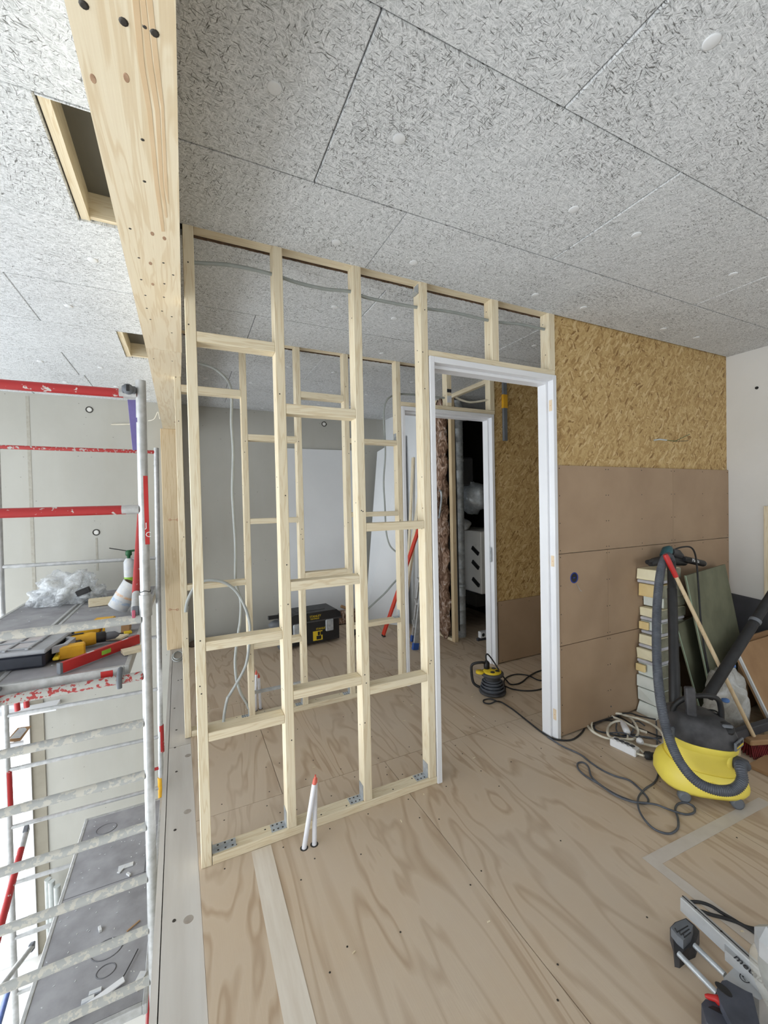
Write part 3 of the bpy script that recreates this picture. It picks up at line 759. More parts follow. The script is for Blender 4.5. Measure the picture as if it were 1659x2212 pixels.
# duct
du = thing('air_duct', 'tall spiral steel air duct with two clamps in the closet', 'duct', (2.83, 3.90, 0))
dx, dy = 2.845, 3.95
prof = []
z = .0
while z < HC-.05: prof += [(.058, z), (.058, z+.150), (.0605, z+.153), (.0605, z+.157)]; z += .16
MB().lathe(prof, Matrix.Translation((dx, dy, 0)), 20).build('pipe', 'galv', du)
for zc in (.58, 2.02): MB().lathe([(.063, zc), (.065, zc+.003), (.065, zc+.022), (.063, zc+.025)], Matrix.Translation((dx, dy, 0)), 20).build('clamp', 'galv', du); MB().box(dx-.10, dx-.06, dy-.01, dy+.01, zc+.004, zc+.02).build('clamp_tab', 'galv', du)
tag(MB().tube(smooth_path([(2.745, 3.87, 2.5), (2.748, 3.86, 1.8), (2.752, 3.86, 1.1), (2.757, 3.86, .1)], 4), .008, 6).build('cable', 'rubber'), 'black cable running down beside the steel duct', 'cable')
# ventilation unit
vu = thing('ventilation_unit', 'white ventilation box with black latches hanging in the dark closet', 'ventilation unit', (3.4, 4.3, .43))
MB().box(3.15, 3.68, 3.95, 4.75, .45, 1.20, .01).build('cabinet', 'wallpaint', vu)
MB().box(3.145, 3.152, 3.96, 4.74, .56, 1.05).build('front_panel', 'wallpaint', vu)
for zz_ in (1.0, .83, .62): MB().bar((3.14, 4.10, zz_), (3.14, 3.98, zz_-.07), .02, .045).build('latch', 'black', vu)
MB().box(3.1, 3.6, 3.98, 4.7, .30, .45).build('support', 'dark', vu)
bag = MB().blob((3.22, 4.2, 1.62), (.17, .26, .20), .3, 2, 3, 5); tag(bag.build('foil_bundle', 'galv'), 'crumpled foil wrapped duct bundle on top of the ventilation box', 'duct insulation')
tag(MB().box(2.98, 3.20, 4.12, 4.40, 1.75, 2.1, .02).build('dark_box', 'darksheet'), 'dark grey box above the foil bundle in the closet', 'box')
tag(MB().blob((3.15, 4.38, 1.27), (.12, .2, .09), .2, 2, 3, 9, 1.2).build('white_bag', 'label'), 'white bag lying on the ventilation box', 'bag')
so = thing('power_strip', 'white double socket block on the closet floor', 'power strip', (3.0, 3.72, 0))
MB().box(2.93, 3.07, 3.70, 3.75, .03, .10, .004).build('body', 'white', so)
for xx in (2.965, 3.035): MB().lathe([(.02, 0), (.018, .002)], frame((xx, 3.699, .065), (1, 0, 0), (0, -1, 0)), 14).build('outlet', 'black', so)
MB().box(2.9, 3.1, 3.71, 3.74, 0, .03).build('foot', 'darksheet', so)

# toolbox
A = Vector((.93, 4.56, 0)); B = Vector((1.56, 4.60, 0)); fx = (B-A).normalized()
q = frame(A, fx); L = (B-A).length
tb = thing('toolbox', 'black wheeled toolbox with yellow print on the plywood by the back wall', 'toolbox', A)
MB().prism([(0, -.04), (.02, -.10), (L-.02, -.10), (L, -.06), (L, .20), (0, .20)], .03, .27, q).build('body', 'black', tb)
hp = [(0, .27), (L, .27), (L, .33), (L-.05, .37), (.10, .37), (0, .33)]
lid = MB(); q2 = q @ Matrix(((1, 0, 0, 0), (0, 0, -1, .22), (0, 1, 0, 0), (0, 0, 0, 1)))
lid.prism(hp, 0, .335, q2); lo_ = lid.build('lid', 'black', tb)
MB().box(.14, L-.16, -.03, .10, .368, .375, .003, q).build('lid_recess', 'dustblack', lo_)
MB().box(-.01, L+.01, -.118, .22, .262, .280, .004, q).build('rim', 'dustblack', tb)
for xx in (.12, L-.14): MB().box(xx-.045, xx+.045, -.128, -.10, .14, .27, .006, q).build('latch', 'galv', tb)
MB().box(.30, L-.22, -.1015, -.10, .05, .155, 0, q).build('yellow_print', 'text_y', tb)
MB().box(.34, L-.235, -.1025, -.1015, .06, .1, 0, q).build('dark_print', 'black', tb)
for i in range(3): MB().box(.355+i*.032, .380+i*.032, -.1035, -.1025, .105, .145, 0, q).build('icon', 'black', tb)
def front_text(s, x, zt, size, mat): return text('print', s, q @ Matrix.Translation((x, -.1205 if zt > .27 else -.1045, zt)) @ Matrix.Rotation(math.pi/2, 4, 'X'), size, mat, tb)
front_text('STANLEY', .26, .318, .032, 'text_y'); front_text('FATMAX', .27, .292, .026, 'text_y'); front_text('STANLEY', .335, .168, .03, 'text_y')
for xx in (.03, L-.03):
    pass
wq = q @ Matrix.Translation((-.03, -.06, .055)) @ Matrix.Rotation(math.pi/2, 4, 'X')
MB().lathe([(.02, -.02), (.055, -.02), (.055, .02), (.02, .02)], wq, 18).build('wheel', 'greyplastic', tb)
MB().box(-.16, .05, .0, .03, .33, .37, .004, q).build('pull_handle', 'black', tb)
MB().blob(q @ Vector((-.07, .04, .26)), (.08, .06, .05), .1, 2, 3, 2).build('handle_grip', 'greyplastic', tb)
tl = thing('power_tool', 'small brown and black tool lying right of the toolbox', 'tool', (1.74, 4.62, 0))
MB().lathe([(.01, -.02), (.06, -.02), (.06, .02), (.01, .02)], Matrix.Translation((1.76, 4.60, .062)) @ Matrix.Rotation(math.pi/2, 4, 'X'), 16).build('disc', 'rubber', tl)
MB().tube(smooth_path([(1.76, 4.62, .07), (1.74, 4.62, .2), (1.72, 4.62, .30), (1.62, 4.62, .36)], 4), .018, 8).build('arm', 'card', tl)
# dark insulation strip in the gap along the wall
gp = MB()
for i in range(30): gp.blob((.05+i*.095, 5.19, -.0), (.07, .05, .05), .35, 2.4, 2, i)
tag(gp.build('gap_insulation', plain('dark_wool', (84, 70, 58), (52, 42, 34), 30, .95, 0, .4)), 'dark fibrous insulation filling the gap along the concrete wall', 'insulation', kind='stuff')
tag(MB().bar((1.72, 5.12, .09), (2.08, 5.10, .09), .10, .16, .01).build('insulation_strip', 'insul'), 'brown insulation offcut lying behind the toolbox', 'insulation')
# leaning white sheet
pA, pB = at(796, 1348, y=4.98), at(872, 1330, y=4.80)
a0 = Vector((2.12, 5.10, .0)); b0 = Vector((2.47, 4.60, 0)); a1 = at(813, 976, y=5.2); b1 = Vector((2.55, 4.66, 2.42)); a1 = Vector((2.40, 5.2, a1.z))
tag(MB().slab(a0, b0, b1, a1, -.013).build('white_sheet', 'sheet'), 'tall white sheet leaning against the closet wall', 'board')
tag(MB().bar((2.44, 4.56, 0), (2.565, 4.50, 2.12), .045, .02, .001, (1, 0, 0)).build('timber_lath', 'pine_z'), 'long thin pine lath leaning against the white closet wall', 'timber')
tag(MB().bar((2.32, 4.46, 0), (2.555, 4.34, 1.62), .07, .028, .001, (1, 0, 0)).build('timber_plank', 'pine_z'), 'shorter pine plank leaning beside the red level', 'timber')
f0 = at(828, 1375, z=0.0); f1 = Vector((2.555, 4.20, 1.50))
rl = thing('spirit_level', 'long orange red spirit level leaning against the closet wall', 'spirit level', f0)
MB().bar(f0+Vector((0, 0, .02)), f1, .055, .024, .003, (1, 0, 0)).build('bar', 'orange', rl)
dv = (f1-f0).normalized()
MB().bar(f0, f0+dv*.022, .057, .026, 0, (1, 0, 0)).build('end_cap', 'black', rl)
for s_ in (.35, 1.0, 1.32):
    c = f0+dv*s_; MB().bar(c, c+dv*.05, .03, .028, 0, (1, 0, 0)).build('vial', 'black', rl)
# aluminium stepladder
ld = thing('stepladder', 'folded aluminium stepladder with blue feet beyond the second door frame', 'ladder', (2.2, 3.8, 0))
fA, fB = Vector((2.155, 3.82, 0)), Vector((2.27, 4.06, 0)); tA, tB = Vector((2.40, 3.86, 1.42)), Vector((2.46, 4.02, 1.42))
for a, b in ((fA, tA), (fB, tB)):
    o = MB().bar(a+(b-a)*.03, b, .055, .022, .002, (0, 1, 0)).build('rail', 'alu', ld)
    MB().bar(a, a+(b-a)*.05, .07, .034, .003, (0, 1, 0)).build('foot', 'blue', o)
for i in range(1, 6):
    t_ = i/6.0; MB().bar(fA.lerp(tA, t_), fB.lerp(tB, t_), .085, .022, .002, (0, 0, 1)).build('tread', 'alu', ld)
MB().bar(tA, tB, .14, .04, .004).build('top_tray', 'dustblack', ld)
for a, b in (((2.44, 3.86, .02), tA), ((2.50, 4.02, .02), tB)): MB().bar(a, Vector(b)-Vector((0, 0, .05)), .03, .018, .001, (0, 1, 0)).build('rear_rail', 'alu', ld)
bk = thing('bucket', 'white bucket standing behind the stepladder top', 'bucket', (2.49, 4.0, 1.44))
MB().lathe([(.06, 1.445), (.085, 1.62), (.088, 1.62), (.088, 1.63), (.08, 1.63), (.07, 1.5)], Matrix.Translation((2.43, 3.94, 0)), 20).build('pail', 'white', bk)
MB().lathe([(.088, 1.47), (.09, 1.472), (.09, 1.50), (.088, 1.502)], Matrix.Translation((2.43, 3.94, 0)), 20).build('dark_band', 'dustblack', bk)

# ================================================================== FLOOR THINGS
# tapes and stripe
tag(MB().prism([(.225, 1.93), (.3105, 1.93), (.3105, .2), (.222, .2)], .0005, .0016).build('floor_stripe', 'palestripe'), 'pale stripe running along the plywood from the stud wall to the viewer', 'floor stripe')
def flat(pts, z0, z1): return MB().prism([(p[0], p[1]) for p in pts], z0, z1)
tag(flat([(1.735, 1.125), (1.745, 1.070), (2.62, 1.035), (2.62, 1.085)], .0005, .0014).build('floor_tape', 'tape'), 'grey tape strip from the vacuum wheels to the taped corner', 'floor tape')
tag(flat([(1.735, 1.12), (1.782, 1.12), (1.776, .40), (1.712, .40)], .0012, .0020).build('floor_tape', 'tape'), 'grey tape strip from the taped corner towards the mitre saw', 'floor tape')
# cable reel
C0 = at(1064, 1497, z=0) ; C0.z = 0
rc = thing('cable_reel', 'yellow and black cable reel standing on the corridor floor', 'cable reel', C0)
q = Matrix.Translation(C0)
MB().lathe([(.085, .0), (.105, .01), (.108, .02), (.09, .028), (.075, .03)], q, 24).build('base_flange', 'dustblack', rc)
wn_ = MB()
for i in range(7): wn_.tube([C0+Vector(((.082+.012*(i % 2)-.003*i)*math.cos(a), (.082+.012*(i % 2)-.003*i)*math.sin(a), .036+i*.012)) for a in [k*math.pi/12 for k in range(24)]], .0075, 6, True)
wn_.build('wound_cable', 'hose', rc)
MB().lathe([(.06, .03), (.06, .15)], q, 20).build('drum', 'dustblack', rc)
MB().lathe([(.05, .150), (.088, .150), (.09, .156), (.09, .168), (.085, .172), (.06, .172)], q, 24).build('top_flange', 'dustblack', rc)
yl = MB().lathe([(.070, .170), (.072, .180), (.066, .186), (.01, .187)], q, 24).build('socket_plate', 'text_y', rc)
for a in (-.9, -2.2, .6): MB().lathe([(.019, .186), (.017, .189), (.01, .187)], q @ Matrix.Translation((.042*math.cos(a), .042*math.sin(a), 0)), 14).build('outlet', 'black', yl)
MB().lathe([(.0, .165), (.036, .165), (.036, .18), (.0, .18)], q @ Matrix.Translation((-.085, .045, 0)), 16).build('winding_knob', 'text_y', rc)
MB().lathe([(.022, .187), (.024, .20), (.024, .235), (.012, .25)], q @ Matrix.Translation((-.015, .05, 0)), 14).build('plug', 'black', rc)
hr = Vector((-.80, .6, 0)).normalized()
MB().tube(smooth_path([C0+Vector((-.03, .05, .235))+hr*.0, C0+hr*.09+Vector((0, 0, .245)), C0+hr*.155+Vector((0, 0, .225)), C0+hr*.165+Vector((0, 0, .17)), C0+hr*.15+Vector((0, 0, .075)), C0+hr*.10+Vector((0, 0, .04))], 6), .011, 10).build('carry_handle', 'black', rc)
zc = lambda x, y: (1000+x/8.295, 1420+y/8.295)
P = [Vector((C0.x-.015, C0.y+.05, .245)), Vector((C0.x-.02, C0.y+.05, .29)), Vector((C0.x+.0, C0.y+.05, .30)), Vector((C0.x+.04, C0.y+.03, .24))]
P += [at(*zc(690, 300), z=.15), at(*zc(770, 400), z=.03), at(*zc(850, 480), z=.006), at(*zc(960, 480), z=.006), at(*zc(1060, 440), z=.006), at(*zc(1170, 350), z=.012), at(*zc(1300, 270), z=.006), at(*zc(1450, 220), z=.006)]
cable('extension_cable', 'black cable arching from the reel plug along the corridor floor', P, .006, 'rubber')
P = [at(*zc(655, 475), z=.05), at(*zc(760, 520), z=.006), at(*zc(900, 570), z=.006), at(*zc(1100, 598), z=.006), at(*zc(1300, 590), z=.006), at(*zc(1450, 540), z=.006), at(*zc(1440, 430), z=.006), at(*zc(1330, 400), z=.006), at(*zc(1150, 320), z=.006), at(*zc(950, 305), z=.006), at(*zc(800, 350), z=.006), at(*zc(735, 430), z=.006), at(*zc(760, 560), z=.006), at(*zc(750, 620), z=.006)]
cable('extension_cable', 'black cable lying in a wide loop right of the reel', P, .0055, 'rubber')
P = [at(*zc(600, 780), z=.02), at(*zc(480, 745), z=.012), at(*zc(375, 765), z=.006), at(*zc(385, 815), z=.006), at(*zc(490, 828), z=.006), at(*zc(590, 790), z=.018), at(*zc(680, 800), z=.006), at(*zc(800, 870), z=.006), at(*zc(930, 960), z=.006), at(1145, 1562, z=.006), at(1175, 1585, z=.006), at(1200, 1597, z=.006), at(1235, 1598, z=.006), at(1259, 1580, z=.006), at(1268, 1560, z=.006), at(1300, 1555, z=.006), at(1345, 1560, z=.006)]
cable('extension_cable', 'dark cable from the reel past the door jamb to the sockets', P, .0055, 'rubber')
zv = lambda x, y: (1180+x/3.463, 1450+y/3.463)
P = [(10, 490), (120, 560), (250, 620), (330, 680), (420, 740), (520, 785), (620, 815), (700, 880), (760, 950), (755, 985), (700, 985), (600, 955), (500, 910), (380, 835), (290, 780), (240, 730), (235, 690), (275, 682), (315, 715), (340, 790), (420, 870), (520, 940), (640, 985), (740, 995), (830, 1010), (920, 1045), (1040, 1070), (1105, 1055), (1105, 1015), (1050, 985), (990, 990), (965, 1030), (985, 1100), (985, 1170), (940, 1210), (880, 1210), (800, 1175), (730, 1110), (690, 1030), (690, 950), (740, 880), (810, 830), (838, 760), (835, 640), (828, 500), (822, 380)]
pts = [at(*zv(*p_), z=.005) for p_ in P]
for i in range(20, 26): pts[i].z = .012
for i in (37, 38, 39): pts[i].z = .010
pts[-2].z = .006; pts[-1].z = .01
cable('extension_cable', 'long dark grey lead snaking in loops in front of the vacuum', pts, .0048, 'hose', 'cable', 5)
# cream extension cord coil + plugs + strip
zx = lambda x, y: (1260+x/8.295, 1500+y/8.295)
def loop(L_, z_): return [at(*zx(*p_), z=z_+.012*(i % 3)) for i, p_ in enumerate(L_)]
co = thing('extension_lead', 'cream extension cord coiled by the foam stack', 'extension cord', at(*zx(600, 600), z=0))
MB().tube(smooth_path(loop([(480, 800), (300, 740), (150, 650), (75, 540), (80, 430), (170, 360), (330, 350), (500, 340), (640, 345), (760, 370), (880, 460), (960, 590), (980, 690), (930, 780), (850, 805), (600, 790), (480, 770), (435, 680), (450, 580), (540, 500), (660, 475)], .012), 6), .0078, 8).build('cord', 'whitecable', co)
MB().tube(smooth_path(loop([(330, 360), (200, 430), (150, 540), (180, 650), (280, 730), (440, 790), (620, 800), (820, 860), (980, 960), (1090, 1060)], .006), 6), .006, 8).build('cord', 'whitecable', co)
MB().tube(smooth_path(loop([(600, 340), (800, 390), (1000, 440), (1180, 510), (1300, 580), (1410, 690), (1440, 810), (1410, 890), (1330, 930), (1200, 915), (1060, 880)], .014), 6), .0078, 8).build('cord', 'whitecable', co)
MB().tube(smooth_path(loop([(480, 380), (640, 450), (800, 530), (960, 620), (1130, 680)], .02), 6), .0078, 8).build('cord', 'whitecable', co)
for (x0_, y0_, x1_, y1_) in ((690, 480, 790, 680), (1060, 870, 990, 820)):
    a, b = at(*zx(x0_, y0_), z=.035), at(*zx(x1_, y1_), z=.035)
    MB().tube([a, a.lerp(b, .3), a.lerp(b, .8), b, b+(b-a).normalized()*.004], [.010, .018, .022, .020, .012], 8).build('plug', 'white', co)
a, b = at(*zx(800, 690), z=.03), at(*zx(790, 830), z=.02); MB().tube([a, b], .006, 6).build('cord', 'whitecable', co)
dk = thing('cable_tangle', 'tangle of dark cables inside the cream coil', 'cable', at(*zx(700, 620), z=0))
for i, Lp in enumerate((((320, 480), (200, 540), (230, 640), (420, 690), (640, 740), (900, 720), (1150, 780), (1400, 780)), ((560, 380), (720, 440), (900, 560), (1080, 640), (1300, 730), (1480, 780)), ((600, 520), (590, 620), (640, 720), (760, 760), (900, 640), (880, 520), (980, 480), (1100, 560)), ((180, 520), (330, 470), (520, 410), (640, 380)), ((480, 690), (700, 690), (900, 760), (1100, 760), (1300, 800), (1450, 930)), ((700, 340), (850, 340), (980, 380), (1150, 420), (1300, 450)))):
    MB().tube(smooth_path([at(*zx(*p_), z=.006+.006*i) for p_ in Lp], 5), .0052, 6).build('lead', 'rubber' if i % 2 else 'hose', dk)
MB().tube([at(*zx(570, 310), z=.03), at(*zx(480, 205), z=.10)], .007, 6).build('stiff_end', 'hose', dk)
ps_ = thing('power_strip', 'white four way socket strip lying on the plywood near the vacuum', 'power strip', at(*zx(700, 1000), z=0))
a, b = at(*zx(470, 920), z=.0), at(*zx(935, 1140), z=.0)
q = frame(a, b-a); Ls = (b-a).length
MB().box(0, Ls, 0, .055, .0, .046, .005, q).build('body', 'white', ps_)
for i in range(4):
    MB().box(.02+i*(Ls-.03)/4, .006+(i+1)*(Ls-.03)/4, .008, .048, .044, .049, .002, q).build('socket_face', 'white', ps_)
    MB().lathe([(.016, .049), (.014, .0495)], q @ Matrix.Translation((.014+(i+.5)*(Ls-.03)/4, .028, 0)), 12).build('outlet', 'hose', ps_)
a = q @ Vector((Ls, .02, .02)); b = at(*zx(1090, 1100), z=.03)
cable('power_lead', 'short cream lead from the socket strip to the black plug', [a, a.lerp(b, .5), b], .006, 'whitecable')
pl = thing('plug_coupler', 'black rubber plug coupler lying beside the vacuum base', 'plug', at(*zx(1210, 1100), z=0))
a, b = at(*zx(1090, 1090), z=.025), at(*zx(1350, 1110), z=.025)
MB().tube([a, a.lerp(b, .12), a.lerp(b, .45), a.lerp(b, .5), b], [.012, .023, .023, .019, .02], 10).build('housing', 'rubber', pl)
MB().bar(a.lerp(b, .35)+Vector((0, -.02, .006)), a.lerp(b, .9)+Vector((0, -.02, .006)), .006, .008).build('grey_ridge', 'greyplastic', pl)

# ================================================================== SCAFFOLD
YN, YFF = 2.6, 4.5
sf = thing('scaffold_tower', 'aluminium scaffold tower with red guard rails beside the open edge', 'scaffold', (-.9, 3.5, ZG))
def tube2(name, a, b, r, mat, n=12, parent=None): return MB().tube([a, b], r, n).build(name, mat, parent or sf)
def xn(z): return -.2005-.0085*(2.18-z)          # the near post leans a little
nr = tube2('post', (xn(ZG), YN, ZG+.02), (xn(2.25), YN, 2.245), .025, 'alu')
tube2('post', (-1.52, YN, ZG+.02), (-1.5, YN, 2.245), .025, 'alu')
for z in (1.03, -1.5): MB().lathe([(.030, z-.06), (.031, z-.055), (.031, z+.05), (.030, z+.055)], Matrix.Translation((xn(z), YN, 0)), 14).build('sleeve', 'alu', nr)
for z, r, m in ((2.17, .024, 'redtube'), (1.55, .024, 'redtube'), (.956, .024, 'dusty_alu'), (.645, .024, 'redworn')):
    tube2('guard_rail' if 'red' in m else 'rung', (xn(z)-.02, YN, z), (-1.5, YN, z-.01), r, m)
    if m == 'redtube': tube2('rail_end', (xn(z)-.02, YN, z), (xn(z)-.10, YN, z), r*1.02, 'alu')
z = .386
while z > ZG+.1:
    tube2('rung', (xn(z)-.02, YN, z), (-1.5, YN, z-.015), .022, 'dusty_alu'); z -= .2855
# top bracket
b_ = MB().box(xn(2.17)-.085, xn(2.17)-.02, YN-.034, YN+.03, 2.165, 2.205, .005).build('rail_clamp', 'greyplastic', sf)
MB().lathe([(.001, -.01), (.026, -.01), (.026, .012), (.001, .012)], frame((xn(2.17)-.055, YN-.036, 2.185), (1, 0, 0), (0, -1, 0)), 16).build('clamp_knob', 'greyplastic', b_)
MB().box(xn(2.17)-.062, xn(2.17)-.048, YN-.052, YN-.046, 2.172, 2.205).build('knob_slot', 'black', b_)
# stickers on the near post
st = MB().box(xn(1.5)+.006, xn(1.5)+.0265, YN-.0255, YN-.012, 1.36, 1.73).build('sticker', 'red', sf)
for i, c in enumerate('J C'.split()): text('sticker_letter', c, Matrix.Translation((xn(1.45)+.008, YN-.0268, 1.45-.05*i)) @ Matrix.Rotation(math.pi/2, 4, 'X'), .04, 'text_w', st)
MB().lathe([(.0125, 0), (.0125, .001)], frame((xn(2.0)-.022, YN-.014, 2.03), (1, 0, 0), (-.6, -.8, 0)), 14).build('purple_sticker', 'purple', sf)
MB().tube([Vector((xn(1.0)+.027*math.cos(t), YN+.027*math.sin(t), 1.105+.004*math.sin(3*t))) for t in [i*math.pi/8 for i in range(16)]], .002, 5, True).build('wire_tie', 'black', sf)
# far frame
fr = tube2('post', (-.31, YFF, ZG+.02), (-.235, YFF, 2.13), .023, 'alu')
fl_ = tube2('post', (-1.42, YFF, ZG+.02), (-1.40, YFF, 2.13), .023, 'alu')
for a, b in ((-.6, -.42), (-1.75, -1.4)):
    tube2('red_band', (-.2535, YFF, a), (-.2535+.001, YFF, b), .0245, 'redtube', 12, fr) if False else None
MB().lathe([(.0245, -.78), (.0245, -.52)], Matrix.Translation((-.2695, YFF, 0)), 12).build('red_band', 'redtube', fr)
MB().lathe([(.0245, -.98), (.0245, -.62)], Matrix.Translation((-1.404, YFF, 0)), 12).build('red_band', 'redtube', fl_)
MB().lathe([(.0245, -1.22), (.0245, -1.02)], Matrix.Translation((-.287, YFF, 0)), 12).build('yellow_band', 'toolyellow', fr)
tube2('guard_rail', (-.24, YFF, 2.09), (-1.40, YFF, 2.095), .017, 'redthin'); tube2('guard_rail', (-.28, YFF, -.93), (-1.41, YFF, -.97), .014, 'redtube')
for z in (1.085, .33, -.17, -.63, -1.12, -1.60, -2.07, -2.55): tube2('rung', (-.25-.012*(1-z), YFF, z), (-1.41, YFF, z+.01), .017, 'alu')
# braces
def brace(a, b, r=.021, mat='redtube', tip=.16):
    a, b = Vector(a), Vector(b); d = (b-a).normalized()
    o = tube2('brace', a+d*tip, b, r, mat); tube2('brace_end', a, a+d*tip*1.02, r*.95, 'alu', 10, o)
    MB().box(-.035, .03, -.018, .018, -.028, .028, .006, frame(a, d)).build('brace_claw', 'greyplastic', o); return o
brace((-.262, YN+.03, .985), (-.33, 4.4, 2.02), .024)
brace(at(56, 1795, y=4.4), at(-30, 2120, y=3.4), .024)
brace(at(68, 2046, y=4.3), at(-20, 2160, y=3.5), .020, 'alu', .1)
tube2('brace', at(20, 2130, y=4.2), at(-12, 2240, y=3.4), .020, 'blue')
tube2('brace', at(332, 1905, y=3.7), at(322, 2225, y=2.75), .020, 'redtube')
tube2('brace', at(30, 1450, y=4.9), at(38, 1535, y=4.9), .022, 'redtube'); tube2('brace', at(52, 1450, y=4.9), at(58, 1528, y=4.9), .022, 'redtube')
MB().bar(at(297, 972, y=2.9), at(286, 864, y=2.9), .05, .012, .001, (0, 1, 0)).build('purple_strut', 'purple', sf)
# pink lock pin by the claw
MB().box(-.262-.012, -.262+.004, YN-.02, YN-.008, .945, 1.01, .003).build('lock_pin', plain('pink_pin', (190, 96, 116), (170, 80, 100), 20, .5), sf)

def platform(label, x0, x1, y0, y1, z, near_hooks=True, dark=False):
    t = thing('scaffold_platform', label, 'platform', ((x0+x1)/2, (y0+y1)/2, z-.05))
    MB().box(x0+.025, x1-.025, y0+.03, y1-.03, z-.012, z, 0).build('deck_board', 'deck', t)
    for a, b in ((x0, x0+.024), (x1-.024, x1)): MB().box(a, b, y0, y1, z-.055, z+.004, .003).build('side_rail', 'alu', t)
    for a, b in ((y0, y0+.028), (y1-.028, y1)): MB().box(x0+.024, x1-.024, a, b, z-.05, z+.003, .003).build('end_rail', 'alu', t)
    return t
PZ = .70
pr_ = platform('right hand upper scaffold platform holding the tools', -.885, -.300, YN+.03, 5.24, PZ)
pl_ = platform('left hand upper scaffold platform next to the tool platform', -1.375, -.905, YN+.03, 5.24, PZ)
for x in (-.34, -.845): 
    MB().tube(smooth_path([(x, YN+.04, PZ-.01), (x, YN, PZ-.015), (x, YN-.030, PZ-.045), (x, YN-.030, PZ-.09)], 4), .013, 8).build('claw', 'greyplastic', pr_)
MB().box(-.43, -.375, YN+.0285, YN+.0295, PZ-.045, PZ-.008).build('label_tag', 'red', pr_)
for y in (3.25, 4.55): MB().box(-.86, -.325, y, y+.006, PZ-.0005, PZ+.0008).build('deck_seam', 'deckdark', pr_)
lp = platform('lower scaffold platform covered in dust and offcuts', -.88, -.268, YN+.03, 4.465, -1.2)
MB().box(-.36, -.352, 3.6, 4.45, -1.2005, -1.1992).build('hatch_line', 'deckdark', lp)
MB().box(-.86, -.29, 3.60, 3.606, -1.2005, -1.1992).build('hatch_line', 'deckdark', lp)
for px, py, r in ((230, 1790, .075), (229, 2097, .05), (232, 2050, .085)):
    p = at(px, py, z=-1.1995)
    MB().tube([p+Vector((r*math.cos(a), r*.8*math.sin(a), 0)) for a in [i*math.pi/12 for i in range(24)]], .004, 4, True).build('ring_mark', 'deckdark', lp)
for i, (px, py, l) in enumerate(((272, 1872, .05), (262, 1880, .03), (300, 2122, .05), (206, 2145, .03), (278, 1891, .02), (216, 2010, .02), (190, 2165, .03), (290, 1800, .02))):
    p = at(px, py, z=-1.2); q = frame(p+Vector((0, 0, .002)), (math.cos(i), math.sin(i*2.1), 0))
    tag(MB().box(-l, l, -l*.4, l*.4, 0, .006+.002*i, .001, q).build('wood_scrap', 'label'), ['white board scrap by the dark smear on the lower platform', 'small white chip beside the larger board scrap', 'torn white paper piece at the lower platform edge', 'crumpled white scrap left of the long lath', 'tiny chip near the middle of the lower platform', 'small pale scrap below the far rung line', 'pale scrap at the near left of the lower platform', 'light chip near the far corner of the lower platform'][i], 'scrap', 'scraps on the lower platform')
tag(MB().bar(at(145, 2205, z=-1.185), at(268, 2115, z=-1.185), .035, .008, .001).build('white_lath', 'white'), 'long white lath lying on the lower platform', 'lath')
cable('wire', 'thin dark wire curving over the lower platform', [at(298, 2050, z=-1.19), at(280, 2085, z=-1.19), at(262, 2115, z=-1.19), at(240, 2130, z=-1.19)], .003, 'rubber')
tag(MB().bar(at(274, 2012, z=-1.193), at(302, 1988, z=-1.193), .008, .006).build('offcut_stick', 'card'), 'short brown stick on the lower platform', 'stick')
# pale junk seen through the gap below
for i, (px, py, y, l) in enumerate(((112, 1925, 5.1, .45), (104, 1920, 5.15, .5), (124, 1935, 5.05, .45))):
    p = at(px, py, y=y); tag(MB().tube([p+Vector((0, 0, .1)), p-Vector((0, 0, l))], .028, 10).build('grey_pipe', 'conduit'), ['middle of three grey pipes standing below the scaffold', 'leftmost of three grey pipes standing below the scaffold', 'rightmost of three grey pipes standing below the scaffold'][i], 'pipe', 'grey pipes below the scaffold')
wp_ = thing('wooden_panel', 'slanted pale panel with a brown rim near the window below the platform', 'panel', at(50, 1590, y=4.95))
a, b, c, d = at(14, 1600, y=4.9), at(46, 1598, y=4.95), at(68, 1568, y=5.1), at(38, 1572, y=5.05)
MB().slab(a, b, c, d, -.02).build('face', 'card', wp_); MB().slab(at(20, 1596, y=4.895), at(43, 1594, y=4.945), at(62, 1571, y=5.09), at(41, 1574, y=5.04), .004).build('inset', 'label', wp_)
MB().bar(at(14, 1612, y=4.9), at(50, 1606, y=4.93), .05, .04, .002).build('lower_rim', 'white', wp_)

# ------------------------------------------------------------------ things on the upper platform
def PZ_at(px, py, dz=0): return at(px, py, z=PZ+dz)
# organiser case
c0 = PZ_at(-90, 1475); c1_ = PZ_at(113, 1447); c0 = Vector((-1.08, 2.82, PZ+.004)); 
q = frame(Vector((-1.11, 2.87, PZ+.005)), (1, -.12, 0)); 
og = thing('organiser_case', 'grey lidded organiser case with a dark base on the tool platform', 'tool case', q.translation)
MB().box(0, .40, 0, .34, 0, .075, .012, q).build('base', plain('dark_blue_plastic', (42, 46, 58), (34, 38, 48), 8, .5), og)
lidm = plain('pale_grey_lid', (172, 175, 180), (156, 159, 164), 8, .5)
ll = MB().box(-.012, .412, -.012, .352, .075, .098, .008, q).build('lid', lidm, og)
for i in range(4): MB().box(.01+i*.10, .025+i*.10, .01, .33, .098, .108, .002, q).build('lid_rib', lidm, ll)
for i in range(3): MB().box(.01, .33, .03+i*.13, .045+i*.13, .098, .107, .002, q).build('lid_rib', lidm, ll)
lidw = plain('lid_panel', (196, 198, 204), (182, 172, 174), 10, .3)
for i in range(3):
    for j in range(2): MB().box(.03+i*.10, .105+i*.10, .05+j*.13, .155+j*.13, .0985, .1015, 0, q).build('lid_window', lidw, ll)
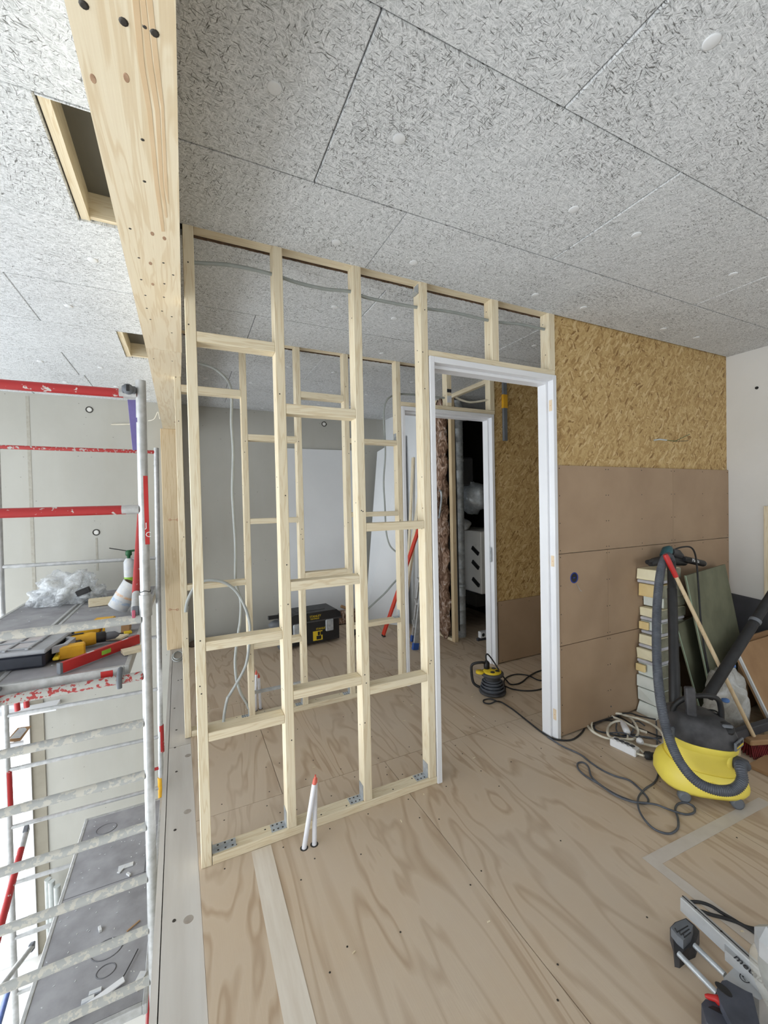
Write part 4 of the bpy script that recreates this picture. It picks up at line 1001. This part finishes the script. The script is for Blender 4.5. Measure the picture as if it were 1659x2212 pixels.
MB().prism([(.412, .06), (.47, .11), (.47, .23), (.412, .28), (.412, .25), (.445, .215), (.445, .125), (.412, .09)], .05, .085, q).build('carry_handle', lidm, og)
# drills
def drill(label, p, ang, tilt):
    t = thing('cordless_drill', label, 'drill', p, 'cordless drills on the scaffold platform')
    q = Matrix.Translation(p) @ Matrix.Rotation(ang, 4, 'Z') @ Matrix.Rotation(tilt, 4, 'X') @ Matrix.Scale(1.25, 4)
    ry = Matrix.Rotation(math.pi/2, 4, 'Y')
    MB().lathe([(.012, -.06), (.028, -.058), (.032, -.04), (.033, .03), (.029, .05)], q @ Matrix.Translation((0, 0, .035)) @ ry, 14).build('motor_housing', 'toolyellow', t)
    MB().lathe([(.026, .05), (.027, .085), (.024, .09)], q @ Matrix.Translation((0, 0, .035)) @ ry, 14).build('gear_collar', 'black', t)
    MB().lathe([(.019, .09), (.021, .10), (.019, .13), (.008, .145), (.003, .15)], q @ Matrix.Translation((0, 0, .035)) @ ry, 12).build('chuck', 'greyplastic', t)
    MB().bar(q @ Vector((-.02, 0, .03)), q @ Vector((-.04, -.12, .03)), .05, .042, .008, (0, 0, 1)).build('grip', 'black', t)
    MB().box(-.09, .01, -.165, -.12, .0, .06, .006, q).build('battery', 'toolyellow', t)
    MB().box(-.06, .0, -.008, .012, .0685, .070, 0, q).build('name_plate', 'black', t)
drill('yellow cordless drill lying beside the red level', PZ_at(174, 1402)+Vector((.015, .02, .005)), .15, 0)
drill('yellow cordless drill lying further back against the case handle', PZ_at(186, 1380)+Vector((0, .05, .005)), 3.0, 0)
kn = thing('utility_knife', 'grey and yellow utility knife resting between case and drills', 'knife', PZ_at(140, 1400))
a, b = PZ_at(128, 1412, .03), PZ_at(152, 1376, .035)
MB().bar(a, b, .028, .02, .004).build('handle', 'greyplastic', kn); MB().bar(a, a+(a-b)*.28, .03, .016, .004).build('grip_end', 'text_y', kn)
# red level
a, b = PZ_at(131, 1443, .036), PZ_at(299, 1380, .036)
r_ = thing('spirit_level', 'short red spirit level lying across the scaffold platform', 'spirit level', (a+b)/2-Vector((0, 0, .03)))
MB().bar(a, b, .024, .055, .002).build('bar', 'red', r_)
dd = (b-a).normalized(); MB().bar(a-dd*.012, a+dd*.004, .026, .057, .002).build('end_cap', 'greyplastic', r_)
m_ = a.lerp(b, .52); MB().bar(m_-dd*.03, m_+dd*.03, .0265, .026, .002).build('vial', 'lime', r_)
m_ = a.lerp(b, .34); MB().bar(m_-dd*.02, m_+dd*.02, .012, .0565, 0).build('label', 'label', r_)
m_ = a.lerp(b, .80); MB().bar(m_-dd*.02, m_+dd*.02, .012, .0565, 0).build('label', 'label', r_)
# wood blocks, boxes
tag(MB().box(0, .11, 0, .075, 0, .022, .001, frame(PZ_at(268, 1417, .005), (1, .35, 0))).build('wood_block', 'pine_x'), 'small pine offcut under the end of the red level', 'wood block')
tag(MB().box(0, .13, 0, .10, 0, .012, .001, frame(PZ_at(215, 1385, .005), (1, -.4, 0))).build('wood_block', 'pine_x'), 'thin pine offcut between the drills and the small carton', 'wood block')
tag(MB().box(0, .22, 0, .09, 0, .06, .001, frame(PZ_at(191, 1312, .005), (1, .12, 0))).build('wood_block', 'pine_x'), 'thick pine block behind the scaffold rail next to the plastic bag', 'wood block')
bx_ = thing('small_carton', 'small printed carton lying tilted behind the red level', 'carton', PZ_at(240, 1375))
q = frame(PZ_at(222, 1370, .014), (1, -.05, -.05)); MB().box(0, .15, 0, .10, .0, .06, .001, q).build('carton', 'label', bx_); MB().box(.105, .152, -.001, .1, .001, .061, 0, q).build('brown_side', 'card', bx_); MB().box(-.002, .012, -.001, .1, .001, .06, 0, q).build('yellow_edge', 'toolyellow', bx_)
tag(MB().bar(PZ_at(268, 1367, .01), PZ_at(284, 1364, .01), .05, .015, .002).build('yellow_tin', 'text_y'), 'flat yellow packet beside the small carton', 'packet')
ca = thing('paint_tin', 'printed card drum lying on its side behind the scaffold rail', 'drum', PZ_at(262, 1332))
p = PZ_at(242, 1333); ax_ = Vector((.45, -.38, .75)).normalized(); q = frame(p+Vector((.03, .06, .055)), Vector((0, 1, 0)), ax_)
MB().lathe([(.072, 0), (.075, .002), (.075, .22), (.072, .224)], q, 22).build('drum', 'label', ca)
MB().lathe([(.066, .225), (.001, .226)], q, 22).build('open_end', plain('drum_inside', (92, 66, 36), (70, 48, 24), 10, .8), ca)
MB().lathe([(.0755, .05), (.0755, .075)], q, 22, True, False).build('blue_print', plain('faded_blue_print', (150, 176, 208), (214, 214, 212), 30, .6), ca); MB().lathe([(.0755, .10), (.0755, .12)], q, 22, True, False).build('orange_print', plain('faded_orange_print', (220, 170, 120), (214, 214, 212), 34, .6), ca)
# foam can
fc = at(281, 1290, y=4.35); fc.z = PZ+.105
tag(MB().box(fc.x-.055, fc.x+.055, fc.y-.06, fc.y+.06, PZ+.001, PZ+.1035, .002).build('wood_block', 'pine_x'), 'pine block standing under the green foam can', 'wood block')
cn = thing('foam_can', 'green and white spray foam can with a dark green nozzle', 'spray can', fc)
q = Matrix.Translation(fc) @ Matrix.Scale(1.27, 4)
MB().lathe([(.030, 0), (.033, .004), (.033, .11), (.033, .112)], q, 18).build('lower_label', 'lime', cn)
MB().lathe([(.0332, .112), (.0332, .215), (.030, .222), (.024, .235), (.016, .243)], q, 18).build('upper_label', 'label', cn)
MB().lathe([(.010, .243), (.012, .26), (.02, .265), (.02, .29), (.012, .30)], q, 12).build('nozzle', 'dgreen', cn)
MB().bar(fc+Vector((0, 0, .372)), fc+Vector((.075, .01, .378)), .022, .018, .003).build('trigger', 'dgreen', cn)
MB().tube([fc+Vector((0, 0, .372)), at(236, 1184, y=fc.y)], .004, 6).build('straw', 'black', cn)
# clear plastic bag
bg_ = thing('plastic_bag', 'crumpled clear plastic bag on the left scaffold platform', 'plastic bag', PZ_at(150, 1300))
MB().blob(at(140, 1275, y=4.75), (.22, .22, .17), .55, 2.1, 4, 3, PZ+.004).build('film', 'film', bg_)
MB().blob(at(96, 1293, y=4.75), (.10, .14, .09), .5, 2.6, 4, 6, PZ+.004).build('film', 'film', bg_)
MB().blob(at(196, 1283, y=4.80), (.12, .14, .10), .4, 2.2, 4, 8, PZ+.004).build('film', 'film', bg_)
MB().bar(at(166, 1283, y=4.6), at(194, 1272, y=4.6), .06, .05, .004).build('printed_label', 'dustblack', bg_)
dm = MB()
for i in range(60):
    x, y = random.uniform(-1.34, -.34), random.uniform(2.8, 5.0); dm.box(-.005, .005, -.002, .002, 0, .002, 0, frame((x, y, PZ+.001), (math.cos(i), math.sin(i), 0)))
tag(dm.build('deck_debris', 'label'), 'pale dust flakes sprinkled over the upper scaffold platforms', 'debris', kind='stuff')
dm = MB()
for i in range(90):
    x, y = random.uniform(-.85, -.29), random.uniform(2.7, 4.45); dm.box(-.005, .005, -.002, .002, 0, .002, 0, frame((x, y, -1.199), (math.cos(i), math.sin(i), 0)))
tag(dm.build('deck_debris', 'label'), 'pale dust flakes sprinkled over the lower scaffold platform', 'debris', kind='stuff')
# coiled cable and timber pieces by the post
for i, lab in enumerate(('outer white cable loop lying by the timber post foot', 'inner white cable loop lying by the timber post foot')):
    c = Vector((-.012, 4.85, .002+.012*i))
    tag(MB().tube([c+Vector((-.10+(.055-.012*i)*math.cos(a), (.16-.03*i)*math.sin(a), 0)) for a in [k*math.pi/14 for k in range(28)]], .006, 6, True).build('cable_loop', 'conduit'), lab, 'cable', 'cable loops by the timber post')

# ================================================================== RIGHT SIDE: FOAM STACK, BOARDS, VACUUM
zs = lambda y: at(1375, 1200+y/6.14, x=2.95).z
names = ['topmost cream foam block under the power tool', 'yellowed foam block second from the top of the stack', 'thin white foam slice third from the top of the stack', 'cream foam block fourth from the top with a grey lower skin',
         'pale foam block fifth from the top with a loose end piece', 'cream foam block sixth from the top with a torn end', 'cream foam block just above the lowest four of the stack', 'white foam block fourth from the bottom with a yellow end',
         'white foam block third from the bottom of the stack', 'white foam block second from the bottom with a ragged end', 'lowest white foam block flaring out on the floor']
lay = [(165, 345, 2.945, 'foam', 1), (365, 530, 2.965, 'foamy', 0), (535, 665, 3.02, 'foamw', 0), (680, 835, 2.975, 'foam', 1), (850, 1015, 2.985, 'foamw', 1), (1030, 1185, 2.955, 'foam', 1),
       (1200, 1375, 2.935, 'foam', 1), (1390, 1548, 2.945, 'foamw', 0), (1555, 1705, 2.935, 'foamw', 0), (1718, 1890, 2.945, 'foamw', 0), (1905, None, 2.955, 'foamw', 0)]
for nm, (ya, yb, x0, m, skin) in zip(names, lay):
    z1 = zs(ya); z0 = zs(yb) if yb else .0
    z0 += .0015
    wdt = random.uniform(.24, .29); y0, y1 = 1.775+random.uniform(-.008, .008), 1.926
    t = thing('foam_block', nm, 'foam block', (x0, (y0+y1)/2, z0), 'foam offcuts stacked against the brown wall')
    zb = z0+(.022 if skin else 0)
    core = MB().box(x0, x0+wdt, y0+.004, y1, zb, z1, .003)
    for v in core.v:                                       # ragged sawn end
        if v.x < x0+.01: v.x += random.uniform(-.010, .008)
        if yb is None and v.z < .02 and v.x < x0+.03: v.x -= .035
    core.build('core', m, t)
    MB().box(x0+.004, x0+wdt, y0, y0+.004, zb, z1-.002).build('facing', 'foil', t)
    if skin: MB().box(x0-.016, x0+wdt-.02, y0-.004, y1-.01, z0, z0+.020, .004).build('skin', 'skin', t)
    if nm.endswith('loose end piece') or nm.endswith('yellow end'):
        MB().box(x0-.034, x0-.012, y1-.07, y1-.004, z0+.03, z1-.005, .004).build('end_piece', 'foamy', t)
# green plasterboards
gb = thing('plasterboard', 'larger green plasterboard leaning in front of the foam stack', 'plasterboard', (3.7, 1.75, 0))
a, b, c, d = Vector((3.33, 1.615, 0)), Vector((4.105, 1.75, 0)), Vector((3.965, 1.856, 1.0)), Vector((3.165, 1.718, 1.0))
MB().slab(a, b, c, d, -.0125).build('face', 'green', gb)
eo = Vector((-.0025, 0, 0)); MB().slab(a+Vector((-.001, -.0005, 0)), a+Vector((.0, .0125, 0)), d+Vector((0, .0125, 0)), d+Vector((-.001, -.0005, 0)), .002).build('edge', 'greenedge', gb)
gb2 = thing('plasterboard', 'smaller green plasterboard tucked between stack and larger board', 'plasterboard', (3.5, 1.8, 0))
a, b, c, d = Vector((3.31, 1.70, 0)), Vector((3.9, 1.80, 0)), Vector((3.66, 1.834, .66)), Vector((3.085, 1.736, .66))
MB().slab(a, b, c, d, -.0125).build('face', 'green', gb2)
MB().slab(a+Vector((-.001, -.0005, 0)), a+Vector((0, .0125, 0)), d+Vector((0, .0125, 0)), d+Vector((-.001, -.0005, 0)), .002).build('edge', 'greenedge', gb2)
# power tool on the stack
TZ = zs(165)
pt = thing('angle_tool', 'black and teal corded power tool lying on the foam stack', 'power tool', Vector((3.1, 1.84, TZ)))
def tz(px, py, y=1.83): return at(px, py, y=y)+Vector((0, 0, .012))
MB().tube([tz(1404, 1222), tz(1412, 1218), tz(1440, 1212), tz(1462, 1216), tz(1478, 1218)], [.018, .030, .034, .032, .026], 12).build('body', 'black', pt)
MB().tube([tz(1436, 1206), tz(1442, 1192), tz(1447, 1188)], [.034, .036, .022], 14).build('motor_cap', plain('teal_plastic', (46, 92, 100), (34, 72, 80), 12, .45), pt)
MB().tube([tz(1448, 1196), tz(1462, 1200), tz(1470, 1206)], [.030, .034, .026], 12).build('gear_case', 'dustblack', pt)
hA, hB = tz(1476, 1211, 1.80), tz(1520, 1221, 1.80)
MB().tube([hA, hA.lerp(hB, .1), hA.lerp(hB, .96), hB], [.018, .024, .024, .021], 14).build('side_handle', 'black', pt)
dd = (hB-hA).normalized(); MB().tube([hB, hB+dd*.006], [.0215, .019], 14).build('handle_cap', 'label', pt)
q = frame(hA.lerp(hB, .25)+Vector((0, -.0245, -.006)), dd, (0, 0, 1)); text('maker_print', 'Makita', q @ Matrix.Rotation(math.pi/2, 4, 'X'), .034, 'text_w', pt)
MB().tube([tz(1398, 1218), tz(1420, 1213)], .016, 10).build('rear_grip', 'black', pt)
cable('tool_cable', 'black cable looping from the power tool down the green board', [tz(1452, 1193), tz(1470, 1186), tz(1490, 1185), tz(1500, 1196, 1.80), tz(1505, 1222, 1.73), at(1509, 1270, y=1.70), at(1513, 1330, y=1.68), at(1520, 1390, y=1.66), at(1530, 1445, y=1.645), at(1536, 1470, y=1.635)], .006, 'rubber')

# vacuum cleaner
vc = Vector((2.440, 1.268, 0)); vf = Vector((.77, -.63, 0)).normalized(); vn = Vector((.63, .77, 0)).normalized()
va = thing('vacuum_cleaner', 'yellow and black wet and dry vacuum cleaner with a grey hose', 'vacuum cleaner', vc)
def vp(s, t, z): return vc+vf*s+vn*t+Vector((0, 0, z))
def oval(a, b, z, tilt=0, n=28, ex=2.6, off=0):
    R = []
    for j in range(n):
        t = 2*math.pi*j/n; c, s = math.cos(t), math.sin(t)
        x = a*math.copysign(abs(c)**(2/ex), c)+off; y = b*math.copysign(abs(s)**(2/ex), s)
        R.append(vp(x, y, z+tilt*x))
    return R
MB().rings([oval(.165, .140, .05), oval(.194, .162, .045), oval(.203, .170, .062), oval(.202, .169, .09, -.05), oval(.188, .158, .125, -.10), oval(.16, .142, .15, -.12)]).build('chassis', 'yellow', va)
MB().rings([oval(.150, .134, .10), oval(.152, .135, .19), oval(.154, .136, .265, -.08)]).build('tub', 'yellow', va)
MB().rings([oval(.154, .136, .25, -.08), oval(.160, .141, .265, -.10), oval(.160, .141, .285, -.10)]).build('tub_rim', 'yellow', va)
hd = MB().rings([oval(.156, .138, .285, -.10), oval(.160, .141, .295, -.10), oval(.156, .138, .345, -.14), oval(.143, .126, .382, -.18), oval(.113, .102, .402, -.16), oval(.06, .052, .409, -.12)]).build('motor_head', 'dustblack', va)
for s in (-.125, .105):
    for t in (-.135, .135):
        w = vp(s, t, .028); o = MB().tube([w-vn*.018, w-vn*.014, w+vn*.014, w+vn*.018], [.020, .028, .028, .020], 14).build('caster', 'greyplastic', va)
for t in (-.127,):
    MB().tube(smooth_path([vp(-.03, t-.022, .075), vp(-.035, t-.036, .11), vp(-.005, t-.032, .125), vp(.02, t-.034, .10), vp(.02, t-.036, .075)], 4), .004, 6).build('latch_loop', 'yellow', va)
MB().tube(smooth_path([vp(-.130, -.02, .385), vp(-.120, -.02, .44), vp(-.065, -.02, .485), vp(.02, -.01, .50), vp(.085, .0, .485), vp(.108, .01, .43), vp(.11, .01, .36)], 6), .0135, 10).build('carry_handle', 'black', va)
MB().bar(vp(-.055, -.055, .38), vp(-.06, -.045, .555), .034, .045, .006, vf).build('accessory_holder', 'dustblack', va)
kd = (vf*.45-vn*.55+Vector((0, 0, .8))).normalized()
q = frame(vp(.082, -.082, .366)+kd*.010, vf, kd); kb = MB().lathe([(.034, -.01), (.034, .006), (.028, .012), (.001, .013)], q, 22).build('switch_knob', 'black', va)
MB().box(-.024, .024, -.009, .009, .010, .026, .006, q).build('knob_grip', 'greyplastic', kb)
q = frame(vp(.085, .04, .388), vf, (vf*.3+Vector((0, 0, 1))).normalized()); MB().tube([q @ Vector((.022*math.cos(t), .022*math.sin(t), .006)) for t in [i*math.pi/8 for i in range(16)]], .005, 6, True).build('socket_ring', 'black', va)
g = (vf*.72-vn*.69).normalized(); gs = Vector((0, 0, 1)).cross(g)
q = frame(vp(.118, -.102, .300)+g*.012, gs, (0, 0, 1)); MB().box(-.05, .05, -.006, .004, -.012, .030, .003, q).build('badge', 'greyplastic', va)
text('badge_print', 'KÄRCHER', q @ Matrix.Translation((-.040, -.0065, .012)) @ Matrix.Rotation(math.pi/2, 4, 'X'), .017, 'text_k', va)
MB().box(-.04, .04, -.0072, -.006, .0, .007, 0, q).build('badge_stripe', 'text_y', va)
MB().box(-.03, .03, -.006, .01, -.05, .055, .008, frame(vp(-.142, -.074, .295), (vn*.8+vf*-.45).normalized().cross(Vector((0, 0, 1))), (0, 0, 1))).build('side_clip', 'greyplastic', va)
ip = vp(.106, -.096, .215); io = MB().lathe([(.052, -.03), (.050, .0), (.040, .010), (.036, .010)], frame(ip, Vector((0, 0, 1)), g), 20).build('inlet_collar', 'yellow', va)
def resample(P, step):
    out = [P[0]]; acc = 0
    for a, b in zip(P[:-1], P[1:]):
        L_ = (b-a).length; 
        while acc+L_ >= step and L_ > 1e-9:
            t = (step-acc)/L_; a = a.lerp(b, t); out.append(a.copy()); L_ = (b-a).length; acc = 0
        acc += L_
    return out
hp_ = [ip+g*.005, ip+g*.05, at(1599, 1655, d=1.97), at(1603, 1686, d=1.93), at(1583, 1706, d=1.925), at(1545, 1706, d=1.935), at(1505, 1688, d=1.97), at(1470, 1648, d=2.02), at(1446, 1596, d=2.09), at(1430, 1533, d=2.17), at(1421, 1460, d=2.27), at(1418, 1380, d=2.36), at(1420, 1300, d=2.46), at(1427, 1235, d=2.55), at(1437, 1205, d=2.60), at(1446, 1203, d=2.63), at(1450, 1216, d=2.64)]
pp = resample(smooth_path(hp_, 12), .002)
MB().tube(pp[25:], [(.0205, .0225, .0245, .0225)[i % 4] for i in range(len(pp)-25)], 10).build('hose', 'hose', va)
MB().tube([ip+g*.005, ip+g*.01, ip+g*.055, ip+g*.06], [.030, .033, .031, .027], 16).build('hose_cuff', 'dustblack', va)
tt = [at(1450, 1212, d=2.64), at(1452, 1272, d=2.585), at(1456, 1430, d=2.46), at(1458, 1530, d=2.39)]
o = MB().tube([tt[0], tt[1]], .0245, 14).build('handle_tube', 'black', va)
MB().tube([tt[1], tt[1].lerp(tt[3], .02), tt[2], tt[2].lerp(tt[3], .05), tt[3]], [.027, .0265, .0265, .029, .029], 14).build('suction_tube', 'black', va)
sx = thing('suction_tube', 'loose black vacuum tube with a grey collar leaning to the right', 'vacuum tube', at(1530, 1500, d=2.42))
a, b = at(1528, 1505, d=2.42), at(1690, 1248, d=2.62)
MB().tube([a, a.lerp(b, .62), a.lerp(b, .63), b], [.030, .0275, .026, .026], 14).build('tube', 'rubber', sx)
m_ = a.lerp(b, .615); dd = (b-a).normalized(); MB().tube([m_-dd*.008, m_+dd*.012], .0315, 14).build('collar', 'greyplastic', sx)
# broom
bA, bB = at(1437, 1198, d=2.54), at(1628, 1590, d=2.50)
br = thing('broom', 'wooden broom with a red grip and red bristles leaning behind the vacuum', 'broom', (bB.x, bB.y, 0))
dd = (bB-bA).normalized()
MB().tube([bA+dd*.12, bB], .0115, 10).build('stick', 'post', br)
MB().tube([bA, bA+dd*.015, bA+dd*.08, bA+dd*.15], [.013, .0165, .0155, .0145], 10).build('grip', 'red', br)
q = frame(Vector((bB.x, bB.y-.01, 0)), (.93, -.36, 0)); 
MB().box(-.06, .22, -.03, .03, max(bB.z-.045, .07), max(bB.z-.045, .07)+.032, .006, q).build('head', 'card', br)
bz = max(bB.z-.045, .07); bb = MB()
for i in range(26):
    for j in range(5):
        x, y = -.052+i*.0105, -.024+j*.012; p0 = q @ Vector((x, y, bz)); p1 = q @ Vector((x*1.12, y*1.9, .002)); bb.tube([p0, p1], .0036, 4)
bb.build('bristles', plain('dark_red_bristle', (128, 30, 34), (104, 22, 26), 30, .7), br, 'stuff')
# sack, boards and boxes in the right corner
sk = thing('plastic_sack', 'dusty translucent sack with blue print behind the vacuum', 'sack', (3.2, 1.47, 0))
MB().blob((3.20, 1.50, .17), (.17, .10, .23), .28, 1.7, 4, 11, 0.003).build('sack', 'sack', sk)
for px, py in ((1580, 1437), (1567, 1513)):
    p = at(px, py, d=2.50); MB().blob(p, (.022, .022, .014), .2, 2, 2, px).build('blue_print', plain('sack_blue_print', (86, 128, 190), (70, 110, 176), 20, .5) if px == 1580 else bpy.data.materials['sack_blue_print'], sk)
lb = thing('brown_board', 'brown board with a pale edge leaning beside the dusty sack', 'board', (3.75, 1.45, 0))
a, b, c, d = Vector((3.42, 1.335, 0)), Vector((4.12, 1.335, 0)), Vector((4.12, 1.56, .50)), Vector((3.42, 1.56, .50))
MB().slab(a, b, c, d, -.013).build('face', 'card', lb)
MB().slab(a+Vector((-.001, -.001, 0)), a+Vector((.014, -.001, 0)), d+Vector((.014, -.001, 0)), d+Vector((-.001, -.001, 0)), .015).build('edge', 'sheet', lb)
cb = thing('cardboard_box', 'open brown cardboard box in the right corner behind the leaning board', 'box', (3.85, 1.74, 0))
MB().box(3.66, 4.09, 1.575, 1.64, 0, .50, .004).build('carton', 'card', cb)
MB().slab((3.66, 1.58, .50), (4.09, 1.58, .50), (4.09, 1.55, .555), (3.66, 1.545, .55), .003).build('flap', 'card', cb)
for i, (y0, y1, z1, lab) in enumerate(((1.60, 1.915, .70, 'dark grey sheet leaning on the white wall, nearer the corner'), (1.30, 1.66, .745, 'dark grey sheet leaning on the white wall, at the frame edge'))):
    tag(MB().slab((4.135-.012*i, y1, .0), (4.135-.012*i, y0, .0), (4.170-.012*i, y0, z1-.02*i), (4.170-.012*i, y1, z1+.03), -.008).build('dark_sheet', 'darksheet'), lab, 'sheet')
tag(MB().box(2.86, 3.40, 1.10, 1.235, .0, .02, .002, Matrix.Identity(4)).build('floor_plank', 'card'), 'flat brown board on the floor right of the vacuum', 'board')
tag(MB().bar((2.90, 1.335, .12), (3.40, 1.285, .12), .04, .055, .004).build('dark_batten', 'darksheet'), 'dark batten resting behind the red broom head', 'batten')
for xx in (2.93, 3.36): tag(MB().box(xx-.03, xx+.03, 1.26+(.05 if xx < 3 else 0), 1.35, 0, .094, .002).build('wood_block', 'post'), 'left wooden block under the dark batten' if xx < 3 else 'right wooden block under the dark batten', 'wood block')

# mitre saw at the lower right corner
def sp(px, py, z): return at(px, py, z=z)
ms = thing('mitre_saw', 'grey and black mitre saw lying on the floor at the lower right', 'mitre saw', sp(1600, 2150, 0))
def poly(px, z0, z1):
    mb = MB(); P_ = [sp(x, y, z1) for x, y in px]; n = len(P_)
    mb.add([Vector((p.x, p.y, z1)) for p in P_]+[Vector((p.x, p.y, z0)) for p in P_], [tuple(range(n)), tuple(range(n, 2*n))[::-1]]+[(j, (j+1) % n, n+(j+1) % n, n+j) for j in range(n)])
    return mb
silver = plain('cast_aluminium', (186, 188, 190), (170, 172, 174), 12, .4, .35)
poly([(1563, 2112), (1588, 2087), (1603, 2092), (1622, 2098), (1668, 2150), (1640, 2160), (1606, 2140)], .0, .085).build('base_casting', silver, ms)
dustblue = plain('dusty_blue_black', (78, 82, 94), (58, 61, 70), 14, .6)
tbk = poly([(1548, 2136), (1560, 2118), (1570, 2117), (1611, 2140), (1625, 2146), (1650, 2250), (1600, 2250), (1556, 2165)], .01, .10).build('turntable', dustblue, ms)
MB().lathe([(.022, .1), (.02, .101)], Matrix.Translation(sp(1563, 2137, .1)-Vector((0, 0, .1))) @ Matrix.Diagonal((.6, 1, 1, 1)), 14).build('slot', 'black', tbk)
hb = poly([(1515, 2168), (1524, 2158), (1560, 2166), (1600, 2182), (1632, 2215), (1640, 2250), (1560, 2250), (1526, 2206)], .015, .075).build('front_arm', dustblue, ms)
poly([(1530, 2175), (1540, 2172), (1602, 2196), (1604, 2210), (1590, 2207)], .07, .0765).build('arm_slot', 'black', hb)
MB().tube([sp(1523, 2151, .085), sp(1530, 2153, .085), sp(1543, 2156, .085), sp(1552, 2160, .085), sp(1558, 2166, .08)], [.004, .007, .008, .013, .009], 10).build('lock_lever', 'red', ms)
for (x0_, y0_, x1_, y1_) in ((1466, 2060, 1549, 2146), (1500, 2042, 1566, 2106)): MB().tube([sp(x0_, y0_, .05), sp(x1_, y1_, .05)], .0085, 10).build('extension_rod', 'galv', ms)
kb_ = poly([(1447, 2004), (1458, 1992), (1482, 1983), (1500, 1998), (1511, 2011), (1502, 2040), (1488, 2046), (1468, 2063), (1457, 2060), (1454, 2028)], .0, .045).build('support_block', 'dustblack', ms)
poly([(1449, 2003), (1460, 1993), (1481, 1985), (1497, 1999), (1492, 2016), (1476, 2032), (1462, 2020)], .045, .075).build('support_top', 'greyplastic', kb_)
for k_ in range(3): MB().tube([sp(1458+k_*9, 2005+k_*6, .0755), sp(1462+k_*8, 2014+k_*6, .0755), sp(1486+k_*3, 2000+k_*7, .0755)], .0018, 5).build('arrow_groove', 'black', kb_)
fa, fb = sp(1474, 1950, .11), sp(1640, 2104, .11)
fd = (fb-fa).normalized()
fe = MB().bar(fa, fb+fd*.05, .026, .05, .003).build('fence', silver, ms)
nrm = Vector((0, 0, 1)).cross(fd)
MB().bar(fa+Vector((0, 0, .0255)), fb+Vector((0, 0, .0255)), .003, .002).build('fence_groove', 'black', fe)
for t_ in (.2, .55): MB().lathe([(.004, 0), (.003, .001)], Matrix.Translation(fa.lerp(fb, t_)+Vector((0, 0, .0255))), 8).build('fence_bolt', 'black', fe)
poly([(1565, 2040), (1568, 2033), (1600, 2052), (1668, 2120), (1668, 2150), (1612, 2092), (1566, 2052)], .085, .118).build('fence_plate', silver, ms)
tx = sp(1583, 2067, .119); q = frame(tx, fd, (0, 0, 1)); text('maker_print', 'metabo', q, .031, 'text_k', ms)
lg = sp(1610, 2112, .0855)
MB().tube([lg+Vector((.016*math.cos(t), .012*math.sin(t), .0)) for t in [i*math.pi/8 for i in range(16)]], .0012, 4, True).build('emblem', 'text_k', ms)
MB().tube([lg+Vector((-.009, -.004, .0)), lg+Vector((-.003, .007, 0)), lg+Vector((.004, -.005, 0)), lg+Vector((.010, .003, 0))], .0012, 4).build('emblem', 'text_k', ms)
gc = at(1712, 2150, d=1.12); ga = (Vector((-.75, .25, .30))).normalized()
q = frame(gc, Vector((0, 0, 1)), ga)
MB().lathe([(.030, -.022), (.098, -.022), (.104, -.016), (.104, .016), (.098, .022), (.030, .022)], q, 36).build('blade_guard', 'clear', ms)
MB().lathe([(.001, -.0012), (.092, -.0012), (.092, .0012), (.001, .0012)], q, 36).build('blade', 'galv', ms)
MB().lathe([(.001, .024), (.028, .024), (.03, .03), (.024, .036), (.001, .037)], q, 20).build('arbor', 'greyplastic', ms)
hs = at(1695, 2062, d=1.10)
MB().box(-.06, .05, -.045, .03, -.05, .05, .028, frame(hs, fd, (0, 0, 1))).build('motor_housing', silver, ms)
zt = lambda x, y: (1340+x/5.12, 1780+y/5.12)
cable('tool_cable', 'black cable curving behind the mitre saw fence', [at(*zt(*p_), z=.006) for p_ in ((760, 860), (880, 865), (1000, 905), (1120, 980), (1240, 1050), (1380, 1130), (1520, 1165), (1640, 1180))]+[hs+Vector((.10, .06, -.10)), hs+Vector((.05, .03, .0))], .0055, 'rubber')
cable('tool_cable', 'black cable running off to the right behind the mitre saw', [at(*zt(*p_), z=.006) for p_ in ((880, 960), (1000, 1000), (1150, 1040), (1300, 1090), (1440, 1170), (1560, 1250), (1640, 1270))]+[Vector((2.05, .62, .006)), Vector((2.5, .45, .006)), Vector((2.9, .35, .006))], .0058, 'rubber')
